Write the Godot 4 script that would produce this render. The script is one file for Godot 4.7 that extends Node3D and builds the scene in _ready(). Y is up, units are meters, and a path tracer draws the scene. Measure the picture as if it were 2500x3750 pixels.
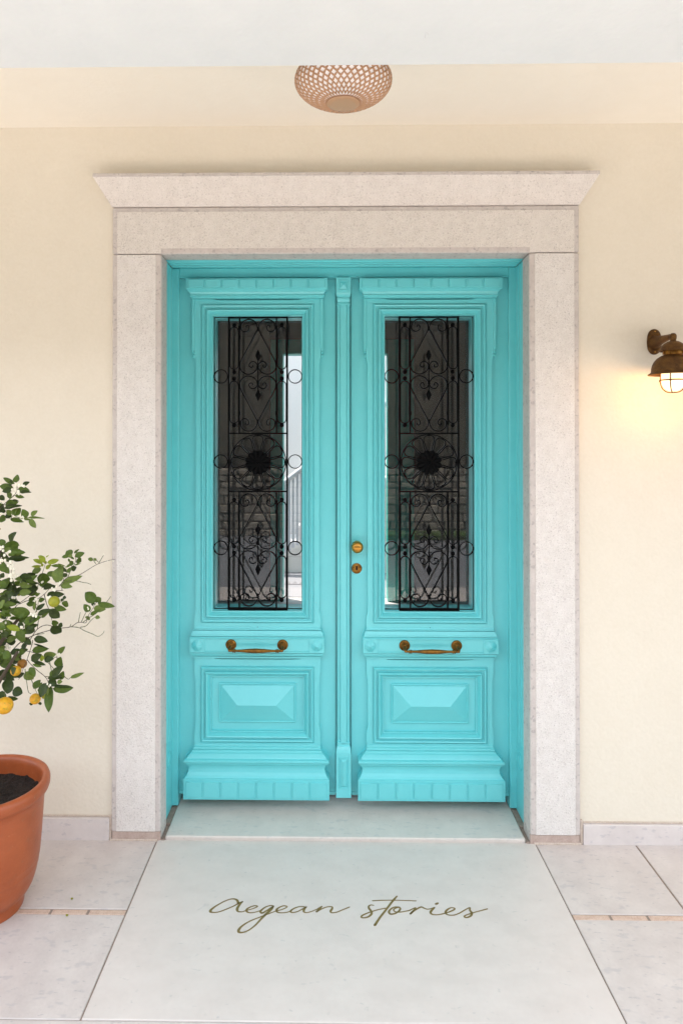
extends Node3D
# A turquoise double door in a stone surround under a porch, with a potted citrus tree, a brass wall lamp and an inscribed marble slab.
# Metres, y up. x = 0 is the middle of the doorway, z = 0 the face of the stone surround, y = 0 the porch floor.

var M := {}            # materials by name
var rng := RandomNumberGenerator.new()


# ---------------------------------------------------------------- mesh builder
class Shape:
	var v := PackedVector3Array()
	var n := PackedVector3Array()

	func tri(a: Vector3, b: Vector3, c: Vector3, na: Vector3, nb: Vector3, nc: Vector3) -> void:
		# Godot's front faces run clockwise: turn the triangle to agree with its normals
		if (c - a).cross(b - a).dot(na + nb + nc) >= 0.0:
			v.append_array([a, b, c])
			n.append_array([na, nb, nc])
		else:
			v.append_array([a, c, b])
			n.append_array([na, nc, nb])

	func quad(a: Vector3, b: Vector3, c: Vector3, d: Vector3, out: Vector3) -> void:
		var m := (c - a).cross(d - b)
		if m.length_squared() < 1e-16:
			return
		m = m.normalized()
		if m.dot(out) < 0.0:
			m = -m
		tri(a, b, c, m, m, m)
		tri(a, c, d, m, m, m)

	func quad_n(a: Vector3, b: Vector3, c: Vector3, d: Vector3, na: Vector3, nb: Vector3, nc: Vector3, nd: Vector3) -> void:
		tri(a, b, c, na, nb, nc)
		tri(a, c, d, na, nc, nd)

	func box(lo: Vector3, hi: Vector3, r := 0.0) -> void:
		# a box whose edges are chamfered by r
		var c := (lo + hi) * 0.5
		var h := (hi - lo) * 0.5
		r = minf(r, minf(h.x, minf(h.y, h.z)) * 0.9)
		for ax in 3:
			for s in [-1.0, 1.0]:
				var u := (ax + 1) % 3
				var w := (ax + 2) % 3
				var q := []
				for k in [[-1, -1], [1, -1], [1, 1], [-1, 1]]:
					var p := Vector3.ZERO
					p[ax] = h[ax] * s
					p[u] = (h[u] - r) * k[0]
					p[w] = (h[w] - r) * k[1]
					q.append(c + p)
				var o := Vector3.ZERO
				o[ax] = s
				quad(q[0], q[1], q[2], q[3], o)
		if r <= 0.0:
			return
		for ax in 3:
			var u := (ax + 1) % 3
			var w := (ax + 2) % 3
			for k in [[-1, -1], [1, -1], [1, 1], [-1, 1]]:
				var p1 := Vector3.ZERO
				var p2 := Vector3.ZERO
				p1[u] = h[u] * k[0]
				p1[w] = (h[w] - r) * k[1]
				p2[u] = (h[u] - r) * k[0]
				p2[w] = h[w] * k[1]
				var e := Vector3.ZERO
				e[ax] = h[ax] - r
				quad(c + p1 - e, c + p1 + e, c + p2 + e, c + p2 - e, p1 + p2)
		for sx in [-1.0, 1.0]:
			for sy in [-1.0, 1.0]:
				for sz in [-1.0, 1.0]:
					var s := Vector3(sx, sy, sz)
					var a := c + s * Vector3(h.x, h.y - r, h.z - r)
					var b := c + s * Vector3(h.x - r, h.y, h.z - r)
					var d := c + s * Vector3(h.x - r, h.y - r, h.z)
					var m := s.normalized()
					tri(a, b, d, m, m, m)

	func tiers(cx: float, z0: float, rows: Array, back := -1.0) -> void:
		# rows of [half width, front z, y]: a moulding that returns round both ends; capped above and below
		for i in rows.size() - 1:
			var a: Array = rows[i]
			var b: Array = rows[i + 1]
			var al := Vector3(cx - a[0], a[2], a[1])
			var ar := Vector3(cx + a[0], a[2], a[1])
			var bl := Vector3(cx - b[0], b[2], b[1])
			var br := Vector3(cx + b[0], b[2], b[1])
			quad(al, ar, br, bl, Vector3(0, 0.2 * signf(b[0] - a[0]) * (-1.0 if b[2] < a[2] else 1.0) * -1.0, 1))
			for s in [-1.0, 1.0]:
				var p := al if s < 0 else ar
				var q := bl if s < 0 else br
				quad(p, q, Vector3(q.x, q.y, z0), Vector3(p.x, p.y, z0), Vector3(s, 0, 0.001))
		for k in [0, rows.size() - 1]:
			var t: Array = rows[k]
			quad(Vector3(cx - t[0], t[2], t[1]), Vector3(cx + t[0], t[2], t[1]), Vector3(cx + t[0], t[2], z0), Vector3(cx - t[0], t[2], z0), Vector3(0, 1.0 if rows[k][2] > rows[(rows.size() - 1) - k][2] else -1.0, 0))

	func frame(cx: float, hw: float, y0: float, y1: float, prof: Array, z: float) -> void:
		# a moulding of [inset, height] swept round a rectangle with mitred corners
		for i in prof.size() - 1:
			var p := ring(cx, hw, y0, y1, prof[i][0], z + prof[i][1])
			var q := ring(cx, hw, y0, y1, prof[i + 1][0], z + prof[i + 1][1])
			var drop: float = prof[i + 1][1] - prof[i][1]
			for k in 4:
				var inward: Vector3 = [Vector3(0, 1, 0), Vector3(-1, 0, 0), Vector3(0, -1, 0), Vector3(1, 0, 0)][k]
				var flat: float = prof[i + 1][0] - prof[i][0]
				quad(p[k], p[(k + 1) % 4], q[(k + 1) % 4], q[k], Vector3(0, 0, flat + 1e-5) - inward * drop)

	func ring(cx: float, hw: float, y0: float, y1: float, d: float, z: float) -> Array:
		return [Vector3(cx - hw + d, y0 + d, z), Vector3(cx + hw - d, y0 + d, z), Vector3(cx + hw - d, y1 - d, z), Vector3(cx - hw + d, y1 - d, z)]

	func prism(poly: PackedVector2Array, z0: float, z1: float, cap_back := false) -> void:
		# an outline in x, y given a thickness along z
		var t := Geometry2D.triangulate_polygon(poly)
		for i in range(0, t.size(), 3):
			var a := poly[t[i]]
			var b := poly[t[i + 1]]
			var c := poly[t[i + 2]]
			tri(Vector3(a.x, a.y, z1), Vector3(b.x, b.y, z1), Vector3(c.x, c.y, z1), Vector3.BACK, Vector3.BACK, Vector3.BACK)
			if cap_back:
				tri(Vector3(a.x, a.y, z0), Vector3(b.x, b.y, z0), Vector3(c.x, c.y, z0), Vector3.FORWARD, Vector3.FORWARD, Vector3.FORWARD)
		var ccw := not Geometry2D.is_polygon_clockwise(poly)
		for i in poly.size():
			var a := poly[i]
			var b := poly[(i + 1) % poly.size()]
			var o := Vector3(b.y - a.y, a.x - b.x, 0) * (1.0 if ccw else -1.0)
			quad(Vector3(a.x, a.y, z0), Vector3(b.x, b.y, z0), Vector3(b.x, b.y, z1), Vector3(a.x, a.y, z1), o)

	func lathe(prof: Array, at: Vector3, axis := Vector3.UP, seg := 32, smooth := true) -> void:
		# prof: [radius, along the axis]
		var up := axis.normalized()
		var side := up.cross(Vector3(0, 0, 1) if absf(up.z) < 0.9 else Vector3(1, 0, 0)).normalized()
		var fwd := side.cross(up)
		var nn := []
		for i in prof.size() - 1:
			var t := Vector2(prof[i + 1][0] - prof[i][0], prof[i + 1][1] - prof[i][1])
			nn.append(Vector2(t.y, -t.x).normalized() if t.length() > 1e-9 else Vector2.ZERO)
		for i in prof.size() - 1:
			var n0: Vector2 = nn[i]
			var n1: Vector2 = nn[i]
			if smooth:
				if i > 0 and nn[i - 1].dot(nn[i]) > 0.55:
					n0 = (nn[i - 1] + nn[i]).normalized()
				if i < nn.size() - 1 and nn[i + 1].dot(nn[i]) > 0.55:
					n1 = (nn[i + 1] + nn[i]).normalized()
			for k in seg:
				var p := []
				for q in [[i, k, n0], [i, k + 1, n0], [i + 1, k + 1, n1], [i + 1, k, n1]]:
					var an: float = TAU * q[1] / seg
					var dir := side * cos(an) + fwd * sin(an)
					p.append(at + dir * prof[q[0]][0] + up * prof[q[0]][1])
					p.append(dir * q[2].x + up * q[2].y)
				quad_n(p[0], p[2], p[4], p[6], p[1], p[3], p[5], p[7])

	func tube(path: Array, radii: Array, sides := 8, ends := true) -> void:
		var last := path.size() - 1
		var t0: Vector3 = (path[1] - path[0]).normalized()
		var u := t0.cross(Vector3.UP if absf(t0.y) < 0.9 else Vector3.RIGHT).normalized()
		var rings := []
		for i in path.size():
			var t: Vector3 = (path[mini(i + 1, last)] - path[maxi(i - 1, 0)]).normalized()
			u = (u - t * u.dot(t)).normalized()
			var w := t.cross(u)
			var r := []
			for k in sides:
				var an := TAU * k / sides
				r.append(u * cos(an) + w * sin(an))
			rings.append(r)
		for i in last:
			for k in sides:
				var k2 := (k + 1) % sides
				quad_n(path[i] + rings[i][k] * radii[i], path[i] + rings[i][k2] * radii[i], path[i + 1] + rings[i + 1][k2] * radii[i + 1], path[i + 1] + rings[i + 1][k] * radii[i + 1], rings[i][k], rings[i][k2], rings[i + 1][k2], rings[i + 1][k])
		if ends:
			for e in [0, last]:
				var o: Vector3 = (path[e] - path[1 if e == 0 else last - 1]).normalized()
				for k in sides:
					tri(path[e], path[e] + rings[e][k] * radii[e], path[e] + rings[e][(k + 1) % sides] * radii[e], o, o, o)

	func strap(path: Array, width: float, z0: float, z1: float, closed := false) -> void:
		# flat bar bent on edge: a line in x, y with a width in that plane and a depth along z
		var cnt := path.size()
		var offs := []
		for i in cnt:
			var a: Vector2 = path[(i - 1 + cnt) % cnt] if closed else path[maxi(i - 1, 0)]
			var b: Vector2 = path[(i + 1) % cnt] if closed else path[mini(i + 1, cnt - 1)]
			offs.append((b - a).orthogonal().normalized() * width * 0.5)
		for i in (cnt if closed else cnt - 1):
			var j := (i + 1) % cnt
			var a0: Vector2 = path[i] + offs[i]
			var a1: Vector2 = path[i] - offs[i]
			var b0: Vector2 = path[j] + offs[j]
			var b1: Vector2 = path[j] - offs[j]
			quad(Vector3(a0.x, a0.y, z1), Vector3(a1.x, a1.y, z1), Vector3(b1.x, b1.y, z1), Vector3(b0.x, b0.y, z1), Vector3.BACK)
			quad(Vector3(a0.x, a0.y, z0), Vector3(a1.x, a1.y, z0), Vector3(b1.x, b1.y, z0), Vector3(b0.x, b0.y, z0), Vector3.FORWARD)
			quad(Vector3(a0.x, a0.y, z0), Vector3(b0.x, b0.y, z0), Vector3(b0.x, b0.y, z1), Vector3(a0.x, a0.y, z1), Vector3(offs[i].x, offs[i].y, 0))
			quad(Vector3(a1.x, a1.y, z0), Vector3(b1.x, b1.y, z0), Vector3(b1.x, b1.y, z1), Vector3(a1.x, a1.y, z1), Vector3(-offs[i].x, -offs[i].y, 0))
		if not closed:
			for e in [0, cnt - 1]:
				var d: Vector2 = path[e] - path[1 if e == 0 else cnt - 2]
				var a0: Vector2 = path[e] + offs[e]
				var a1: Vector2 = path[e] - offs[e]
				quad(Vector3(a0.x, a0.y, z0), Vector3(a1.x, a1.y, z0), Vector3(a1.x, a1.y, z1), Vector3(a0.x, a0.y, z1), Vector3(d.x, d.y, 0))

	func ball(at: Vector3, r: Vector3, seg := 12, rows := 8) -> void:
		for i in rows:
			for k in seg:
				var p := []
				for q in [[i, k], [i, k + 1], [i + 1, k + 1], [i + 1, k]]:
					var la: float = PI * q[0] / rows - PI / 2
					var lo: float = TAU * q[1] / seg
					var d := Vector3(cos(la) * cos(lo), sin(la), cos(la) * sin(lo))
					p.append(at + d * r)
					p.append((d / r).normalized())
				quad_n(p[0], p[2], p[4], p[6], p[1], p[3], p[5], p[7])

	func move(by: Vector3) -> Shape:
		for i in v.size():
			v[i] += by
		return self

	func mirrored() -> Shape:
		var o := Shape.new()
		for i in range(0, v.size(), 3):
			for k in [0, 2, 1]:
				o.v.append(v[i + k] * Vector3(-1, 1, 1))
				o.n.append(n[i + k] * Vector3(-1, 1, 1))
		return o

	func mesh() -> ArrayMesh:
		var m := ArrayMesh.new()
		var a := []
		a.resize(Mesh.ARRAY_MAX)
		a[Mesh.ARRAY_VERTEX] = v
		a[Mesh.ARRAY_NORMAL] = n
		m.add_surface_from_arrays(Mesh.PRIMITIVE_TRIANGLES, a)
		return m


# ---------------------------------------------------------------- naming
func put(called: String, shape: Variant, mat: Material, parent: Node3D = self, at := Vector3.ZERO) -> MeshInstance3D:
	var o := MeshInstance3D.new()
	o.name = called if not parent.has_node(NodePath(called)) else numbered(called, parent)
	o.mesh = shape.mesh() if shape is Shape else shape
	o.material_override = mat
	o.position = at
	parent.add_child(o, true)
	return o


func numbered(called: String, parent: Node3D) -> String:
	var k := 1
	while parent.has_node(NodePath("%s_%03d" % [called, k])):
		k += 1
	return "%s_%03d" % [called, k]


func tag(o: Node3D, label: String, category: String, group := "", kind := "") -> Node3D:
	o.set_meta("label", label)
	o.set_meta("category", category)
	if group:
		o.set_meta("group", group)
	if kind:
		o.set_meta("kind", kind)
	return o


func thing(called: String, label: String, category: String, at := Vector3.ZERO, group := "", kind := "") -> Node3D:
	var o := Node3D.new()
	o.name = called if not has_node(NodePath(called)) else numbered(called, self)
	o.position = at
	add_child(o, true)
	return tag(o, label, category, group, kind)


func bx(x0: float, x1: float, y0: float, y1: float, z0: float, z1: float, r := 0.0) -> Shape:
	var s := Shape.new()
	s.box(Vector3(x0, y0, z0), Vector3(x1, y1, z1), r)
	return s


func curve(pts: Array, per := 6, closed := false) -> Array:
	# Catmull-Rom through 2-D or 3-D points
	var o := []
	var c := pts.size()
	for i in (c if closed else c - 1):
		var p0: Variant = pts[(i - 1 + c) % c] if closed else pts[maxi(i - 1, 0)]
		var p1: Variant = pts[i]
		var p2: Variant = pts[(i + 1) % c]
		var p3: Variant = pts[(i + 2) % c] if closed else pts[mini(i + 2, c - 1)]
		for k in per:
			o.append(p1.cubic_interpolate(p2, p0, p3, float(k) / per))
	if not closed:
		o.append(pts[c - 1])
	return o


# ---------------------------------------------------------------- materials
func noise_map(kind: int, freq: float, seed_: int, size := 512, oct := 3) -> Image:
	var f := FastNoiseLite.new()
	f.noise_type = kind
	f.frequency = freq
	f.seed = seed_
	f.fractal_octaves = oct
	return f.get_seamless_image(size, size)


func blend_tex(size: int, stops: Array, layers: Array) -> ImageTexture:
	# stops: colours of the ground from dark to light; layers: [image, share] summed into one value; a third entry is a colour laid over where the image passes a fourth
	var im := Image.create(size, size, false, Image.FORMAT_RGB8)
	var data := []
	for l in layers:
		data.append(l[0].get_data())
	var out := PackedByteArray()
	out.resize(size * size * 3)
	var a: Color = stops[0]
	var b: Color = stops[1]
	for i in size * size:
		var t := 0.5
		for k in layers.size():
			if layers[k].size() == 2:
				t += (data[k][i] / 255.0 - 0.5) * layers[k][1]
		var c := a.lerp(b, clampf(t, 0.0, 1.0))
		for k in layers.size():
			if layers[k].size() > 2:
				var s := smoothstep(layers[k][3], layers[k][3] + layers[k][4], data[k][i] / 255.0) * float(layers[k][1])
				if s > 0.0:
					c = c.lerp(layers[k][2], s)
		out[i * 3] = int(clampf(c.r, 0, 1) * 255.0)
		out[i * 3 + 1] = int(clampf(c.g, 0, 1) * 255.0)
		out[i * 3 + 2] = int(clampf(c.b, 0, 1) * 255.0)
	im.set_data(size, size, false, Image.FORMAT_RGB8, out)
	return ImageTexture.create_from_image(im)


func stretched(im: Image, sx: int, sy: int) -> Image:
	# a seamless image squeezed along one side, laid several times to fill its square
	var w := im.get_width()
	var small: Image = im.duplicate()
	small.resize(w / sx, w / sy, Image.INTERPOLATE_CUBIC)
	var o := Image.create(w, w, false, im.get_format())
	for i in sx:
		for j in sy:
			o.blit_rect(small, Rect2i(0, 0, w / sx, w / sy), Vector2i(i * (w / sx), j * (w / sy)))
	return o


func rgb8(r: int, g: int, b: int) -> Color:
	return Color8(r, g, b)


func mat(called: String, color: Color, rough: float, metal := 0.0, tex: Texture2D = null, scale := 1.0, bump: Image = null, bump_cm := 0.1) -> StandardMaterial3D:
	var m := StandardMaterial3D.new()
	m.resource_name = called
	m.albedo_color = color
	m.roughness = rough
	m.metallic = metal
	if tex or bump:
		m.uv1_triplanar = true
		m.uv1_world_triplanar = true
		m.uv1_triplanar_sharpness = 4.0
		m.uv1_scale = Vector3.ONE * scale
	if tex:
		m.albedo_texture = tex
	if bump:
		m.heightmap_enabled = true
		m.heightmap_texture = ImageTexture.create_from_image(bump)
		m.heightmap_scale = bump_cm
	M[called] = m
	return m


func make_materials() -> void:
	var S := FastNoiseLite.TYPE_SIMPLEX_SMOOTH
	var V := FastNoiseLite.TYPE_VALUE
	var broad := noise_map(S, 0.006, 1)
	var mid := noise_map(S, 0.02, 2)
	var fine := noise_map(S, 0.09, 3)
	var grit := noise_map(V, 0.35, 4, 512, 2)
	var grit2 := noise_map(V, 0.22, 9, 512, 2)
	# painted plaster, roller-stippled
	mat("plaster", Color.WHITE, 0.9, 0.0, blend_tex(512, [rgb8(232, 222, 203), rgb8(239, 230, 213)], [[broad, 0.25], [mid, 0.25], [fine, 0.25], [grit, 0.45]]), 0.9, grit2, 0.1)
	mat("ceiling_plaster", Color.WHITE, 0.9, 0.0, blend_tex(512, [rgb8(245, 237, 222), rgb8(249, 243, 230)], [[broad, 0.3], [mid, 0.3], [grit, 0.25]]), 0.9, grit2, 0.05)
	mat("plaster_white", Color.WHITE, 0.9, 0.0, blend_tex(512, [rgb8(219, 222, 222), rgb8(227, 229, 228)], [[broad, 0.6], [mid, 0.4], [grit, 0.2]]), 0.9, grit2, 0.05)
	# bush-hammered marble: pale ground, dark and light grains
	var big := noise_map(V, 0.52, 11, 512, 2)
	var big2 := noise_map(V, 0.44, 12, 512, 2)
	var big3 := noise_map(S, 0.02, 13, 512, 3)
	var grain_tex := blend_tex(512, [rgb8(225, 218, 211), rgb8(239, 233, 227)], [[big3, 0.7], [big, 0.9], [big2, 0.5, rgb8(166, 156, 151), 0.70, 0.12], [big, 0.7, rgb8(242, 236, 230), 0.66, 0.1]])
	mat("hammered_stone", Color.WHITE, 0.95, 0.0, grain_tex, 1.6, big2, 0.25)
	for e in [["hammered_cornice", Color(1.0, 0.99, 0.98)], ["hammered_lintel", Color(0.99, 0.985, 0.975)]]:
		var hm: StandardMaterial3D = M.hammered_stone.duplicate()
		hm.resource_name = e[0]
		hm.albedo_color = e[1]
		hm.uv1_offset = Vector3(0.37, 0.21, 0.5) if e[0] == "hammered_lintel" else Vector3(0.71, 0.64, 0.2)
		M[e[0]] = hm
	mat("smooth_stone", Color.WHITE, 0.6, 0.0, blend_tex(512, [rgb8(198, 188, 182), rgb8(219, 210, 203)], [[mid, 0.8], [fine, 0.4], [grit, 0.25], [noise_map(S, 0.05, 21), 0.4, rgb8(148, 139, 138), 0.68, 0.12]]), 1.6, grit2, 0.05)
	# floor marble: pale, faint grey dabs drawn out in one direction
	var dabs := stretched(noise_map(S, 0.018, 31), 1, 2)
	var dabs2 := stretched(noise_map(S, 0.03, 32), 1, 3)
	mat("floor_marble", Color.WHITE, 0.42, 0.0, blend_tex(512, [rgb8(198, 187, 181), rgb8(215, 205, 198)], [[broad, 0.7], [mid, 0.5], [fine, 0.3], [grit, 0.12], [dabs, 0.3, rgb8(168, 163, 165), 0.70, 0.2], [dabs2, 0.4, rgb8(156, 150, 152), 0.80, 0.1]]), 1.3, grit2, 0.03)
	var ridg := FastNoiseLite.new()
	ridg.noise_type = S
	ridg.frequency = 0.01
	ridg.seed = 41
	ridg.fractal_type = FastNoiseLite.FRACTAL_RIDGED
	ridg.fractal_octaves = 4
	ridg.domain_warp_enabled = true
	ridg.domain_warp_amplitude = 9.0
	ridg.domain_warp_frequency = 0.04
	var veins := stretched(ridg.get_seamless_image(512, 512), 1, 2)
	var cloud := stretched(noise_map(S, 0.012, 42, 512, 4), 1, 2)
	var patch := noise_map(S, 0.016, 43, 512, 3)
	mat("slab_marble", Color.WHITE, 0.42, 0.0, blend_tex(512, [rgb8(210, 199, 191), rgb8(221, 211, 203)], [[cloud, 0.7], [noise_map(S, 0.1, 44), 0.3], [veins, 0.5, rgb8(176, 172, 168), 0.86, 0.12], [patch, 0.3, rgb8(206, 196, 188), 0.62, 0.2], [noise_map(S, 0.06, 45), 0.22, rgb8(184, 178, 172), 0.82, 0.1]]), 0.8, grit2, 0.02)
	mat("sill_marble", Color.WHITE, 0.35, 0.0, blend_tex(512, [rgb8(210, 201, 192), rgb8(224, 214, 205)], [[broad, 0.7], [mid, 0.6], [fine, 0.3], [dabs, 0.25, rgb8(170, 172, 172), 0.70, 0.2], [dabs2, 0.3, rgb8(158, 152, 146), 0.84, 0.08]]), 1.4, grit2, 0.03)
	mat("skirting_marble", Color.WHITE, 0.45, 0.0, blend_tex(512, [rgb8(214, 204, 199), rgb8(228, 219, 214)], [[broad, 0.7], [mid, 0.6], [grit, 0.2], [dabs, 0.3, rgb8(170, 165, 170), 0.70, 0.2]]), 1.7)
	mat("brick_clay", Color.WHITE, 0.85, 0.0, blend_tex(512, [rgb8(196, 164, 144), rgb8(222, 198, 180)], [[mid, 0.7], [fine, 0.7], [grit, 0.4]]), 4.0, grit, 0.1)
	mat("mortar", Color.WHITE, 0.95, 0.0, blend_tex(512, [rgb8(138, 120, 108), rgb8(172, 154, 141)], [[mid, 0.6], [fine, 0.6], [grit, 0.6]]), 4.0, grit, 0.2)
	mat("foot_stone", Color.WHITE, 0.8, 0.0, blend_tex(256, [rgb8(178, 154, 142), rgb8(206, 186, 174)], [[noise_map(S, 0.02, 25, 256), 0.7], [noise_map(S, 0.12, 26, 256), 0.5]]), 4.0)
	mat("pale_mortar", Color.WHITE, 0.95, 0.0, blend_tex(512, [rgb8(196, 176, 158), rgb8(222, 208, 196)], [[mid, 0.6], [fine, 0.7], [grit, 0.5]]), 4.0, grit, 0.2)
	# satin turquoise paint, brushed
	mat("turquoise_paint", Color.WHITE, 0.34, 0.0, blend_tex(512, [rgb8(104, 211, 216), rgb8(116, 218, 222)], [[broad, 0.4], [mid, 0.3], [fine, 0.3], [grit, 0.2], [noise_map(V, 0.16, 52, 512, 2), 0.5, rgb8(186, 210, 202), 0.93, 0.03]]), 1.5).metallic_specular = 0.6
	mat("dark_turquoise", rgb8(16, 186, 174), 0.5)
	mat("iron", rgb8(6, 6, 7), 0.42).metallic_specular = 0.18
	# aged brass: brown skin worn through to bright metal in patches
	var brass := blend_tex(512, [rgb8(96, 62, 26), rgb8(176, 124, 52)], [[broad, 0.6], [mid, 0.6], [fine, 0.4], [grit, 0.25]])
	mat("brass", Color.WHITE, 0.38, 0.85, brass, 6.0)
	mat("worn_brass", Color.WHITE, 0.55, 0.75, blend_tex(512, [rgb8(74, 50, 28), rgb8(128, 92, 46)], [[broad, 0.7], [mid, 0.6], [fine, 0.5], [grit, 0.3]]), 5.0, fine, 0.05)
	mat("bright_brass", Color.WHITE, 0.3, 0.9, blend_tex(512, [rgb8(178, 126, 54), rgb8(204, 152, 74)], [[mid, 0.6], [fine, 0.6]]), 9.0)
	mat("black_hole", rgb8(8, 7, 6), 0.9)
	mat("bronze_ink", rgb8(132, 108, 56), 0.45, 0.2)
	# pot, soil
	mat("terracotta", Color.WHITE, 0.4, 0.0, blend_tex(512, [rgb8(156, 76, 38), rgb8(176, 90, 48)], [[broad, 0.6], [mid, 0.5], [fine, 0.3], [noise_map(S, 0.03, 61), 0.35, rgb8(150, 92, 62), 0.74, 0.08], [noise_map(S, 0.06, 62), 0.35, rgb8(206, 150, 116), 0.84, 0.06]]), 2.2, fine, 0.03)
	mat("soil", Color.WHITE, 1.0, 0.0, blend_tex(512, [rgb8(22, 14, 10), rgb8(58, 42, 32)], [[mid, 0.5], [fine, 0.9], [grit, 0.6]]), 4.0, fine, 0.6)
	# plant
	mat("bark", Color.WHITE, 0.9, 0.0, blend_tex(512, [rgb8(62, 52, 42), rgb8(104, 92, 74)], [[fine, 0.9], [grit, 0.5]]), 8.0, fine, 0.1)
	mat("green_twig", rgb8(84, 92, 44), 0.7)
	var greens := [[rgb8(40, 54, 18), rgb8(62, 76, 28)], [rgb8(66, 86, 26), rgb8(92, 110, 40)], [rgb8(90, 108, 46), rgb8(114, 128, 60)], [rgb8(132, 146, 42), rgb8(156, 164, 54)]]
	for i in 4:
		var m := mat("leaf_%d" % i, Color.WHITE, 0.42, 0.0, blend_tex(256, greens[i], [[noise_map(S, 0.03, 70 + i, 256), 0.8], [noise_map(S, 0.12, 80 + i, 256), 0.5]]), 9.0)
		m.roughness = 0.4
		m.metallic_specular = 0.35
		m.backlight_enabled = true
		m.backlight = Color(0.22, 0.3, 0.06)
	mat("petal", rgb8(240, 234, 214), 0.6)
	mat("orange_peel", Color.WHITE, 0.42, 0.0, blend_tex(256, [rgb8(208, 142, 14), rgb8(230, 178, 34)], [[noise_map(S, 0.02, 91, 256), 0.9], [noise_map(S, 0.02, 92, 256), 0.7, rgb8(150, 140, 30), 0.62, 0.2]]), 12.0, noise_map(S, 0.2, 93, 256), 0.05)
	mat("green_peel", Color.WHITE, 0.42, 0.0, blend_tex(256, [rgb8(126, 132, 20), rgb8(160, 154, 28)], [[noise_map(S, 0.02, 94, 256), 0.9]]), 12.0)
	mat("brown_peel", Color.WHITE, 0.5, 0.0, blend_tex(256, [rgb8(150, 96, 30), rgb8(178, 124, 40)], [[noise_map(S, 0.02, 95, 256), 0.9]]), 12.0)
	# glass, lamps
	var g := mat("glass", Color(1, 1, 1, 0.02), 0.0)
	g.transparency = BaseMaterial3D.TRANSPARENCY_ALPHA
	mat("amber_lattice", rgb8(186, 146, 112), 0.2)
	mat("opal", rgb8(246, 240, 238), 0.15)
	# the street
	mat("asphalt", Color.WHITE, 0.9, 0.0, blend_tex(512, [rgb8(112, 113, 118), rgb8(134, 134, 138)], [[broad, 0.7], [mid, 0.5], [grit, 0.6]]), 0.5)
	mat("wall_stone", Color.WHITE, 0.95, 0.0, blend_tex(512, [rgb8(136, 127, 114), rgb8(182, 172, 156)], [[broad, 0.9], [mid, 0.7], [grit, 0.4]]), 0.7)
	mat("dry_hill", Color.WHITE, 1.0, 0.0, blend_tex(512, [rgb8(46, 43, 36), rgb8(76, 70, 57)], [[broad, 0.9], [mid, 0.8], [grit, 0.5]]), 0.12)
	mat("grass", rgb8(74, 96, 44), 1.0)
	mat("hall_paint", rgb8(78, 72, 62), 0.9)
	mat("hall_floor", Color.WHITE, 0.4, 0.0, blend_tex(512, [rgb8(168, 166, 168), rgb8(196, 194, 194)], [[broad, 0.7], [mid, 0.5]]), 1.0)
	mat("stair_floor", rgb8(132, 132, 138), 0.4)
	mat("rail_paint", rgb8(206, 210, 220), 0.5)
	mat("dark_mortar", rgb8(58, 53, 47), 1.0)
	mat("white_paint", rgb8(236, 236, 234), 0.6)
	mat("tile_dark", rgb8(110, 108, 112), 0.5)
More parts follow.
